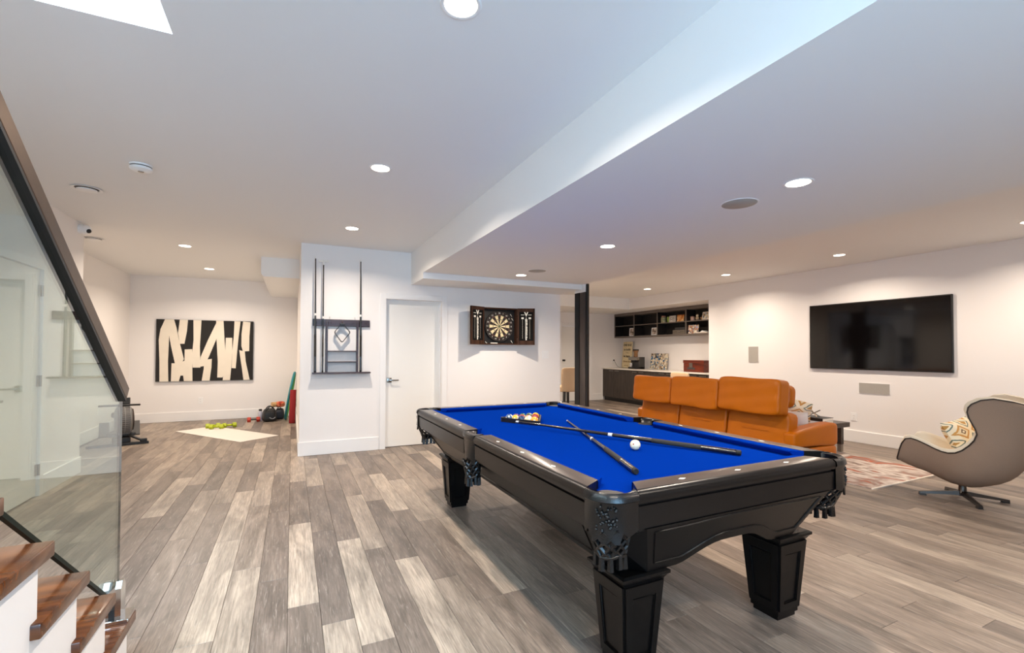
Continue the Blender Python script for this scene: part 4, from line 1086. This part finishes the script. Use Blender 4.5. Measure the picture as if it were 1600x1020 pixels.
# rim between the outer and inner shells, a soft cream roll
el = [r[0] for r in ro]; er = [r[-1] for r in ro]; il = [r[0] for r in ri]; ir = [r[-1] for r in ri]
outer = el + ro[-1][1:-1] + er[::-1] + ro[0][::-1][1:-1]; inner = il + ri[-1][1:-1] + ir[::-1] + ri[0][::-1][1:-1]
ST = list(range(len(RIM))); nz_ = len(ro[0]) - 2
st_ = ST + [len(RIM) - 1] * nz_ + ST[::-1] + [0] * nz_
def rolld(k):
    d = Vector((RIM[k][0] - SPN[k][0], RIM[k][1] - SPN[k][1])); d.normalize(); v = tx * d.x; return Vector((v.x, v.y, d.y))
def rollp(t_, h_): return [tuple(Vector(a) * (1 - t_) + Vector(b) * t_ + rolld(k) * h_) for a, b, k in zip(outer, inner, st_)]
mid = rollp(.5, .030); m1_ = rollp(.12, .020); m2_ = rollp(.88, .016)
m.loft([outer, m1_, mid, m2_, inner], closed=True, cap=False); autosmooth(m.build('inner_upholstery', M_CREAM, t), 60)
pp_ = [(o_[0] + (o_[0] - i_[0]) * .12, o_[1] + (o_[1] - i_[1]) * .12, o_[2]) for o_, i_ in zip(outer, inner)]
m = MB(); m.tube(pp_, .0055, 6, loop=True); m.build('piping', M_PIPING, t, True)
# seat cushion inside
cm_ = MB(); P0 = tx * (-.08) ; cm_.super((0, 0, 0), (.46, .42, .12), 4, 10, Matrix.Translation((P0.x + tx.x * .10, P0.y + tx.y * .10, .335)) @ Matrix(((tx.x, nx_.x, 0, 0), (tx.y, nx_.y, 0, 0), (0, 0, 1, 0), (0, 0, 0, 1))) @ RY(.16)); cm_.build('seat_cushion', M_CREAM, t, True)
m = MB(); m.lathe([(.034, .03), (.036, .055), (.030, .062), (.026, .14)], 18); autosmooth(m.build('stem', M_GUN, t))
for (fx, fy) in ((-.197, .238), (.214, -.233), (-.236, -.204), (.219, .198)):
    v = Vector((fx, fy, 0)); u = v.normalized(); w = Vector((-u.y, u.x, 0)); R_ = v.length
    def ringl(d, z0, z1, hw): return [tuple(u * d - w * hw + Vector((0, 0, z0))), tuple(u * d + w * hw + Vector((0, 0, z0))), tuple(u * d + w * hw * .7 + Vector((0, 0, z1))), tuple(u * d - w * hw * .7 + Vector((0, 0, z1)))]
    lg = MB().loft([ringl(.028, .035, .072, .022), ringl(R_ * .6, .024, .048, .018), ringl(R_, .014, .030, .016)]).build('leg', M_GUN, t)
    MB().loft([ringl(R_ * .84, 0, .014, .019), ringl(R_ * 1.0, 0, .014, .018)]).build('foot_pad', M_BLACK, lg)
p = pillow_geo(MB(), (.40, .40), .15, Matrix.Identity(4)).build('cushion', M_KILIM, None, True)
Pp = Vector((5.492, 2.018, 0)) + tx * .03 + nx_ * .02
p.location = (Pp.x, Pp.y, .530); p.rotation_euler = (Matrix(((tx.x, nx_.x, 0), (tx.y, nx_.y, 0), (0, 0, 1))) .to_4x4() @ RY(math.radians(62)) @ RX(.25)).to_euler(); tag(p, 'cream cushion with tan and green motifs sitting in the egg chair', 'cushion')
#@@BACK
# ================================================================== SHELF NICHE
XF, XBk = 8.15, 8.449
t = thing('wall_shelf_unit', 'dark open shelf unit fixed high in the wall niche', 'shelf unit', (XF, 8.5, 1.705))
def sb(name, x0, x1, y0, y1, z0, z1, m_): return MB().b2(x0 - XF, x1 - XF, y0 - 8.5, y1 - 8.5, z0 - 1.705, z1 - 1.705).build(name, m_, t)
sb('top_rail', XF, XBk, 6.605, 10.398, 2.295, 2.366, M_CABFR); sb('bottom_board', XF, XBk, 6.605, 10.398, 1.705, 1.742, M_CABFR)
def sb2(name, y0, y1, z0, z1, x1=XBk - .012):
    o = sb(name, XF + .005, x1, y0, y1, z0, z1, M_CABIN); MB().b2(0, .0048, y0 - 8.5, y1 - 8.5, z0 - 1.705, z1 - 1.705).build('edge_band', M_CABFR, o)
sb2('end_panel', 10.36, 10.398, 1.742, 2.295); sb2('end_panel', 6.605, 6.645, 1.742, 2.295)
sb('back_panel', XBk - .012, XBk, 6.645, 10.36, 1.742, 2.295, M_CABIN)
dv = [10.36, 9.58, 8.72, 7.80, 6.645]
for y in dv[1:4]: sb2('divider', y - .018, y + .018, 1.742, 2.295)
for a, b in zip(dv[:-1], dv[1:]): sb2('shelf', b + .0181, a - .0181, 2.012, 2.034)
t = thing('base_cabinet', 'long dark oak base cabinet under the pale worktop in the niche', 'cabinet', (7.736, 8.5, 0))
def cb(name, x0, x1, y0, y1, z0, z1, m_, par=None): return MB().b2(x0 - 7.736, x1 - 7.736, y0 - 8.5, y1 - 8.5, z0, z1, .0015).build(name, m_, par or t)
cb('carcass', 7.757, 8.448, 6.61, 10.375, .10, .853, M_CABIN); cb('kick_board', 7.80, 8.44, 6.62, 10.375, .0, .10, M_BLACK)
ys_ = [10.372 - .468 * i for i in range(9)]
for i in range(8):
    d = cb('door', 7.736, 7.756, ys_[i + 1] + .0015, ys_[i] - .0015, .102, .845, M_CAB)
    yc = ys_[i + 1] + .10 if i % 2 == 0 else ys_[i] - .14
    cb('pull', 7.722, 7.7355, yc - .085, yc + .085, .806, .818, M_STEEL, d)
t = MB().b2(7.715, 8.448, 6.605, 10.398, .8535, .882, .002).build('worktop', M_QUARTZ); tag(t, 'pale stone worktop on the dark base cabinet', 'worktop')
MB().b2(7.73, 7.757, 10.376, 10.398, 0, .853).build('filler_strip', M_TRIM, t)
WZ = .8822
# word sign
M_SIGN = ramp_noise('sign_board', ['#d9c596', '#e6d6ae', '#cdb684'], 5, 0.8, 4, stretch=(1, 1, 6))
M_INK = mat('ink_brown', '#33261a', 0.8); M_INK2 = mat('ink_tan', '#8a6a44', 0.8)
t = thing('word_sign', 'tall cream wooden word sign leaning at the corner end of the worktop', 'sign', (8.28, 10.06, WZ)); t.rotation_euler = (0, math.radians(5), math.radians(-6))
MB().b2(0, .02, -.21, .21, 0, .715, .002).build('board', M_SIGN, t)
SM = Matrix(((0, 0, -1, -.0006), (-1, 0, 0, 0), (0, 1, 0, 0), (0, 0, 0, 1)))
for z, tx_, sz, m_, bo in ((.625, 'ONE RULE', .082, M_INK, .003), (.50, 'be humble', .075, M_INK, .002), (.415, 'in this', .05, M_INK2, 0), (.32, 'be happy', .085, M_INK, .003), (.175, 'choose joy', .072, M_INK2, .002), (.07, 'every day', .05, M_INK2, 0)):
    text_mesh('lettering', tx_, sz, SM @ T(0, z, 0), m_, t, bold=bo)
# coffee machine
t = thing('coffee_grinder', 'dark espresso machine with a brown bean hopper on the worktop', 'coffee machine', (8.06, 9.38, WZ))
MB().b2(-.04, .14, -.16, .16, 0, .305, .006).build('body', M_DKGREY, t)
MB().b2(-.14, .14, -.16, .16, 0, .045, .004).build('drip_tray', M_BLACK, t)
MB().b2(-.13, -.04, -.16, .16, .22, .305, .006).build('brew_head', M_STEEL, t)
m = MB(); m.lathe([(.03, .17), (.034, .22)], 16, T(-.09, -.02, 0)); m.tube([(-.11, -.02, .19), (-.22, -.02, .18)], .011, 8); autosmooth(m.build('portafilter', M_BLACK, t))
M_BEANS = ramp_noise('coffee_beans', ['#5a3a22', '#a8794a', '#3a2416'], 40, 0.4, 2)
m = MB(); m.lathe([(.050, .306), (.052, .42), (.072, .47), (.070, .474)], 20, T(.02, .04, 0)); h = m.build('bean_hopper', M_BEANS, t); autosmooth(h)
MB().lathe([(.075, .474), (.075, .50), (.03, .505)], 20, T(.02, .04, 0)).build('hopper_lid', M_BLACK, h)
MB().lathe([(.04, .0455), (.045, .15)], 18, T(-.09, .09, 0)).build('milk_jug', M_CHROME, t)
M_GRAF = ramp_noise('graffiti', ['#2a211a', '#e9dcc0', '#3a2c20', '#f1e7d2', '#7a5a3c', '#efe2c6', '#2f6f9f', '#221a14', '#e3d2ae'], 24, 0.7, voronoi=True)
def canvas(name, label, cat, loc, w, h, m_, tilt=8, th=.02, rz=0, grp=None, border=None):
    t = thing(name, label, cat, loc, 0, grp); t.rotation_euler = (0, math.radians(tilt), math.radians(rz))
    MB().b2(0, th, -w / 2, w / 2, 0, h, .0015).build('frame' if border else 'canvas', border or m_, t)
    if border: MB().b2(-.0012, .0, -w / 2 + .02, w / 2 - .02, .02, h - .02).build('print', m_, t)
    return t
canvas('painted_canvas', 'small busy black, cream and blue canvas leaning on the worktop wall', 'painting', (8.33, 8.90, WZ + .003), .58, .40, M_GRAF, 9)
M_REDW = wood('red_wood_box', '#3c130a', '#7a2f16', 6, 1, 0.3)
t = thing('wooden_box', 'red-brown wooden box with a metal clasp at the niche end of the worktop', 'box', (8.06, 7.37, WZ))
MB().b2(-.14, .14, -.28, .28, 0, .19, .004).build('body', M_REDW, t); MB().b2(-.148, .148, -.288, .288, .192, .258, .004).build('lid', M_REDW, t)
MB().b2(-.152, -.1405, .02, .11, .10, .20, .002).build('clasp', M_STEEL, t); MB().b2(-.146, -.1402, -.04, .17, .055, .10, .001).build('label_plate', M_DKGREY, t)
t = plate('wall_outlet', 'white outlet with a plugged cord above the worktop corner', 'outlet', wallM(8.12, YA, 1.085), .075, .12, 1)
pl = MB(); pl.box((0, -.022, .0), (.03, .03, .03), None, .004); pl.build('plug', M_BLACK, t)
cdm = MB(); cdm.tube([(8.12, YA - .038, 1.08), (8.13, YA - .06, 1.03), (8.16, YA - .08, .96), (8.19, YA - .10, .91), (8.20, 10.2, .888), (8.18, 9.8, .888), (8.17, 9.56, .888)], .004, 6); c = cdm.build('power_cord', M_DKGREY, None, True); tag(c, 'thin dark power cord running from the outlet along the worktop', 'cord')
# shelf contents
SZ, SZ2 = 1.7425, 2.0345
M_PHOTO = ramp_noise('photo_print', ['#3b3a3a', '#a58f7c', '#d9cfc2', '#6b5a50'], 14, 0.5, 3)
def frame(label, y, z, w, h, m_, border=M_WHITE, rz=0, tilt=7, name='picture_frame', cat='picture frame'):
    return canvas(name, label, cat, (8.20, y, z), w, h, m_, tilt, .015, rz, 'framed pictures on the shelves' if name == 'picture_frame' else None, border)
frame('white picture frame in the lower bay nearest the corner', 9.72, SZ, .15, .215, M_PHOTO, rz=25)
frame('white picture frame in the lower bay second from the corner', 8.89, SZ, .17, .19, M_PHOTO, rz=8)
M_LET = ramp_noise('lettered_print', ['#e9e0d0', '#efe8da', '#6a5f55', '#ece4d6'], 22, 0.6, 3, stretch=(1, 1, 2.5))
frame('cream square sign with small lettering on the upper shelf', 8.275, SZ2, .20, .155, M_LET, M_OFFW, name='shelf_sign', cat='sign')
M_ORP = ramp_noise('orange_print', ['#7b3d16', '#d07a2c', '#efc58a', '#9a3f1a'], 8, 0.6, 3)
frame('orange and brown printed box front on the upper shelf beside the divider', 8.02, SZ2, .215, .165, M_ORP, M_ORP, name='printed_box', cat='box')
t = thing('glass_jar', 'green and pink filled glass jar at the far end of the upper shelf group', 'jar', (8.27, 8.62, SZ2))
M_JARG = ramp_noise('jar_filling', ['#6e8f68', '#c9b98f', '#6e8f68', '#b98a78'], 9, 0.3, 2, stretch=(.4, .4, 3))
autosmooth(MB().lathe([(.06, 0), (.066, .006), (.066, .13), (.05, .145)], 20).build('body', M_JARG, t)); MB().lathe([(.053, .1455), (.053, .172), (.0, .174)], 20).build('lid', mat('jar_lid', '#c98f7a', .5), t)
t = thing('green_tumbler', 'slim lime green tumbler on the upper shelf beside the square sign', 'cup', (8.26, 8.45, SZ2))
autosmooth(MB().lathe([(.030, 0), (.034, .14), (.031, .141), (.028, .02)], 18).build('body', mat('lime', '#9db34a', .4), t)); MB().lathe([(.0, .004), (.027, .021)], 14, None, False).build('inside', mat('lime_dark', '#6f8232', .5), t)
t = thing('candle_jar', 'small pink lidded candle jar on the upper shelf of the niche end bay', 'jar', (8.26, 7.70, SZ2))
MB().lathe([(.045, 0), (.048, .004), (.048, .075)], 18).build('body', mat('pinkish', '#c9a493', .4), t); MB().lathe([(.05, .0755), (.05, .098), (.012, .102)], 18).build('lid', mat('lid_br', '#a87f6c', .4), t)
t = thing('owl_figurine', 'tan figurine on the upper shelf between the candle jar and the basket', 'figurine', (8.26, 7.565, SZ2))
m = MB(); m.smooth = True; m.sphere((0, 0, .045), .045, 14, 9, (.8, 1, 1)); m.build('body', M_BEIGE, t)
m = MB(); m.smooth = True; m.sphere((0, 0, .105), .030, 14, 9); m.build('head', M_IVORY, t)
m = MB(); m.lathe([(.012, .128), (.0, .148)], 8, T(0, .016, 0)); m.lathe([(.012, .128), (.0, .148)], 8, T(0, -.016, 0)); m.build('ears', M_BEIGE, t)
t = thing('shelf_basket', 'small tan basket on the upper shelf at the niche end', 'basket', (8.29, 7.44, SZ2))
autosmooth(MB().lathe([(.035, 0), (.052, .065), (.047, .066), (.031, .006), (0, .005)], 18).build('bowl', mat('basket', '#b08660', .8, bump=.4, bscale=200), t))
m = MB(); m.tube([(.0, .05 * math.cos(a), .064 + .04 * math.sin(a)) for a in [PI * k / 10 for k in range(11)]], .004, 6); m.build('handle', mat('basket', '#b08660'), t)
frame('large collage picture on the upper shelf hard against the niche end', 7.27, SZ2, .22, .175, M_GRAF, M_OFFW, name='collage_picture', cat='picture')
M_COMIC = ramp_noise('comic_print', ['#25346e', '#e0c7a0', '#b5462a', '#f0e6d2', '#1c2450', '#d99a5a', '#8e98c0'], 26, 0.5, voronoi=True)
frame('colourful collage box front standing in the lower end bay', 7.655, SZ, .33, .195, M_COMIC, M_COMIC, tilt=4, name='collage_box', cat='box')
t = thing('paper_tray', 'flat white tray with folded paper in the lower end bay', 'tray', (8.28, 7.38, SZ))
MB().b2(-.10, .10, -.155, .155, 0, .022, .003).build('tray', M_OFFW, t)
m = MB(); m.prism([(-.09, .0225), (.09, .0225), (.02, .06)], -.06, .06, Matrix(((0, 0, 1, 0), (1, 0, 0, 0), (0, 1, 0, 0), (0, 0, 0, 1)))); m.build('folded_paper', M_WHITE, t)
t = thing('storage_case', 'grey-brown flat case lying in the lower bay beside the divider', 'case', (8.30, 8.05, SZ))
M_CASE = mat('case_grey', '#6e6458', .6); MB().b2(-.12, .12, -.19, .19, 0, .05, .005).build('body', M_CASE, t); MB().b2(-.12, .12, -.19, .19, .052, .095, .005).build('lid', M_CASE, t); MB().b2(-.128, -.1205, -.04, .05, .04, .066, .002).build('latch', M_STEEL, t)
t = thing('document_box', 'darker slim box stacked on the flat grey-brown case', 'box', (8.31, 8.03, SZ + .0955))
MB().b2(-.11, .11, -.155, .155, 0, .045, .004).build('body', M_DKGREY, t); MB().b2(-.112, .112, -.158, .158, .0455, .060, .003).build('lid', M_DKGREY, t)

# ================================================================== STOOLS
def stool(loc, rz, label, hb=.83):
    t = thing('counter_stool', label, 'stool', loc, rz)
    MB().super((0, 0, .66), (.46, .44, .10), 6, 8).build('seat', M_BEIGE, t, True)
    def bend(q): q = q.copy(); q.x += 1.2 * (q.y * q.y) * .5; return q
    MB().super((-.205, 0, hb), (.055, .47, 2 * (hb - .62)), 8, 10, None, bend).build('backrest', M_BEIGE, t, True)
    for sx in (-1, 1):
        for sy in (-1, 1):
            m = MB(); m.loft([[(sx * (.19 + k) + a * r, sy * (.18 + k) + b * r, z) for a, b in ((-1, -1), (1, -1), (1, 1), (-1, 1))] for z, k, r in ((0, .04, .014), (.62, 0, .02))]); m.build('leg', M_BLACK, t)
    m = MB(); m.tube([(-.205, -.20, .22), (.205, -.20, .22), (.205, .20, .22), (-.205, .20, .22)], .009, 6, True); m.build('foot_rail', M_BLACK, t)
stool((4.45, 7.05, 0), PI / 2 * 1.05, 'beige upholstered counter stool in the hall behind the dark column')
stool((6.95, 7.0, 0), PI, 'cream counter stool by the worktop, only its back top showing over the sofa', .76)

# ================================================================== EXERCISE CORNER
M_MAT = mat('yoga_mat_white', '#d6cfc6', 0.85, bump=.15, bscale=300)
t = thing('exercise_mat', 'white exercise mat lying askew on the floor in the exercise corner', 'mat', (-.936, 8.571, .0002), math.radians(35.9))
MB().b2(-.30, .30, -.885, .885, 0, .006, .002).build('mat_sheet', M_MAT, t)
M_LIME = mat('lime_vinyl', '#a9b41f', 0.45)
def dumbbell(loc, rz, label):
    t = thing('dumbbell', label, 'dumbbell', loc, rz, 'dumbbells on the exercise mat')
    for s in (-1, 1):
        autosmooth(MB().lathe([(.036, 0), (.044, .008), (.044, .052), (.036, .060)], 6, Matrix.Translation((s * .045 if s > 0 else -.045, 0, .038)) @ RY(s * PI / 2) @ RZ(PI / 6)).build('head', M_LIME, t), 30)
    MB().lathe([(.016, -.045), (.018, 0), (.016, .045)], 12, T(0, 0, .038) @ RY(PI / 2)).build('grip', M_LIME, t, True)
dumbbell((-1.20, 9.26, .0065), .1, 'lime green dumbbell on the white mat, the one on the rowing machine side')
dumbbell((-1.13, 9.12, .0065), -.15, 'lime green dumbbell on the white mat, the front one')
dumbbell((-.955, 9.22, .0065), .2, 'lime green dumbbell on the white mat, the one on the bag side')
# gym bag
M_NYLON = mat('black_nylon', '#1c1c1d', 0.5, noise=.2, nscale=20, bump=.4, bscale=30)
t = thing('gym_bag', 'black slouching gym bag on the floor against the far wall', 'bag', (-.37, 9.75, 0), .2)
def sag(q): q = q.copy(); q.z += .10 * math.sin(3.2 * q.y + 1) * (q.z > 0); q.x *= 1 - .25 * (q.z + 1) / 2; return q
MB().super((0, 0, .115), (.26, .24, .23), 4, 12, None, sag).build('body', M_NYLON, t, True)
m = MB()
for y in (-.06, .06): m.tube([(-.08 + .16 * k / 10, y - .05, .20 + .085 * math.sin(PI * k / 10)) for k in range(11)], .010, 6)
m.build('handle', M_NYLON, t, True)
M_TAPE = mat('reflective_grey', '#8f9092', .4)
m = MB(); m.tube([(-.02 + .10 * k / 8, -.128 - .0 * k, .085 - .028 * math.sin(PI * k / 8)) for k in range(9)], .008, 6); m.build('curved_badge', M_TAPE, t, True)
t = thing('gym_bag', 'smaller dark backpack slumped between the black bag and the hoop', 'bag', (-.205, 9.985, 0), -.1)
MB().super((0, 0, .10), (.18, .19, .20), 4, 10, None, sag).build('body', mat('navy_nylon', '#20232c', .6, bump=.4, bscale=30), t, True)
m = MB(); m.tube([(-.05 + .10 * k / 8, -.07, .18 + .06 * math.sin(PI * k / 8)) for k in range(9)], .008, 6); m.build('strap', M_NYLON, t, True)
M_ORR = ramp_noise('red_orange_fabric', ['#7a1d12', '#c8452a', '#e08a5a', '#8e2418'], 14, 0.6, 3)
t = thing('boxing_glove', 'red and orange padded glove resting on top of the dark backpack', 'glove', (-.20, 9.98, .232), .4)
m = MB(); m.smooth = True; m.super((0, 0, .055), (.17, .12, .11), 3.2, 8); m.build('mitt', M_ORR, t)
m = MB(); m.smooth = True; m.sphere((.02, -.06, .07), .032, 10, 8, (1.5, .8, .8)); m.build('thumb', M_ORR, t)
MB().lathe([(.045, 0), (.05, .07)], 14, T(-.08, 0, .055) @ RY(-PI / 2)).build('cuff', mat('cuff_tan', '#c9a06c', .7), t)
t = thing('hand_weight', 'small red dumbbell lying beside the black gym bag', 'dumbbell', (-.63, 9.78, 0), .1)
M_REDV = mat('red_vinyl', '#b8341e', 0.45)
for s in (-1, 1): autosmooth(MB().lathe([(.042, 0), (.05, .01), (.05, .05), (.042, .06)], 6, Matrix.Translation((s * .045, 0, .044)) @ RY(s * PI / 2) @ RZ(PI / 6)).build('head', M_REDV, t), 30)
MB().lathe([(.016, -.045), (.016, .045)], 12, T(0, 0, .044) @ RY(PI / 2)).build('grip', M_DKGREY, t)
t = thing('water_bottle', 'grey and white water bottle standing behind the red hand weight', 'bottle', (-.53, 9.92, 0))
autosmooth(MB().lathe([(.038, 0), (.04, .005), (.04, .15), (.025, .18)], 18).build('body', mat('bottle_grey', '#b9b8c2', .4), t)); MB().lathe([(.027, .181), (.027, .215), (.0, .22)], 16).build('cap', M_DKGREY, t)
# foam roller and hoop leaning on the side wall
t = thing('foam_roller', 'dark red foam roller leaning upright in the exercise corner', 'foam roller', (.010, 9.32, .0)); t.rotation_euler = (math.radians(-3), math.radians(1.6), 0)
M_RROLL = mat('red_foam', '#8f1218', 0.7, bump=.3, bscale=120)
autosmooth(MB().lathe([(.022, .005), (.050, .004), (.052, .01), (.052, .60), (.050, .606), (.022, .605)], 24, None, False).build('foam_tube', M_RROLL, t))
MB().lathe([(.0225, .006), (.0225, .604)], 20, None, False).build('core', M_BLACK, t)
t = thing('exercise_hoop', 'teal and green padded hoop leaning on the side wall behind the foam roller', 'hoop', (-.098, 9.86, .0215)); t.rotation_euler = (0, math.radians(9.6), math.radians(-3))
R_ = .445
def arc(a0, a1): return [(0, -R_ * math.sin(a), R_ - R_ * math.cos(a)) for a in [a0 + (a1 - a0) * k / 24 for k in range(25)]]
m = MB(); m.tube(arc(0.0, PI * 1.08), .0205, 10); m.build('teal_half', mat('teal_foam', '#1f7f86', .6), t, True)
m = MB(); m.tube(arc(PI * 1.08, 2 * PI), .0205, 10); m.build('green_half', mat('green_foam', '#3f8f3a', .6), t, True)
# rowing machine
t = thing('rowing_machine', 'black and grey rowing machine partly behind the stair glass', 'rowing machine', (-2.16, 8.25, 0), math.radians(14.5))
M_CAGE = mat('cage_grey', '#5d5a58', .5)
RM_ = Matrix.Translation((0.02, .0, .335)) @ RZ(math.radians(6)) @ RY(PI / 2) @ Matrix.Scale(.80, 4)
m = MB(); m.lathe([(.06, -.115), (.20, -.11), (.245, -.08), (.25, 0), (.245, .08), (.20, .11), (.06, .115)], 40, RM_); autosmooth(m.build('flywheel_cage', M_CAGE, t), 50)
m = MB()
for k in range(44):
    a = 2 * PI * k / 44
    m.tube([((.252) * math.cos(a), .252 * math.sin(a), s * .105 - .0) for s in (-.7, 0, .7)], .004, 4, False, RM_)
for s in (-.075, 0, .075): m.tube([(.254 * math.cos(2 * PI * k / 40), .254 * math.sin(2 * PI * k / 40), s) for k in range(40)], .005, 4, True, RM_)
c_ = m.build('cage_ribs', mat('rib_grey', '#8d8b88', .5), t); c_['kind'] = 'stuff'
m = MB(); m.lathe([(.17, .113), (.19, .128), (.05, .14), (0, .14)], 32, RM_); m.build('side_cover', mat('brown_cover', '#4a3a30', .45), t, True)
MB().b2(-.10, .10, -.12, .20, .02, .10, .01).build('base_housing', M_BLACK, t)
MB().b2(-.36, .30, -.20, -.14, .0, .035, .006).build('front_foot', M_BLACK, t)
m = MB(); m.tube([(.08, -.12, .13), (.14, -.15, .10), (.20, -.17, .065), (.24, -.17, .05)], .018, 8); m.build('foot_brace', M_BLACK, t, True); MB().b2(.20, .28, -.205, -.135, .0351, .075, .006).build('caster_block', M_BLACK, t)
MB().b2(-.035, .035, .20, 1.50, .22, .27, .004).build('monorail', M_STEEL, t); MB().b2(-.07, .07, 1.44, 1.50, .0, .219, .005).build('rear_leg', M_BLACK, t)
MB().super((0, .95, .312), (.26, .24, .08), 5, 8).build('seat', M_BLACK, t, True)
for s in (-1, 1): MB().box((0, 0, 0), (.11, .27, .025), Matrix.Translation((s * .17 - .02, .16, .19)) @ RX(.7), .005).build('foot_plate', M_DKGREY, t)
MB().b2(-.16, .16, -.02, .07, .105, .15, .01).build('foot_carrier', M_DKGREY, t)
m = MB(); m.tube([(-.25, -.02, .545), (-.10, -.05, .548), (.08, -.05, .548), (.20, -.02, .540)], .014, 8); m.build('pull_handle', M_BLACK, t, True)
MB().box((0, 0, 0), (.12, .05, .09), Matrix.Translation((.03, -.0, .60)) @ RX(-.3), .006).build('display', M_BLACK, t); MB().b2(.015, .045, -.01, .02, .50, .58).build('display_arm', M_BLACK, t)
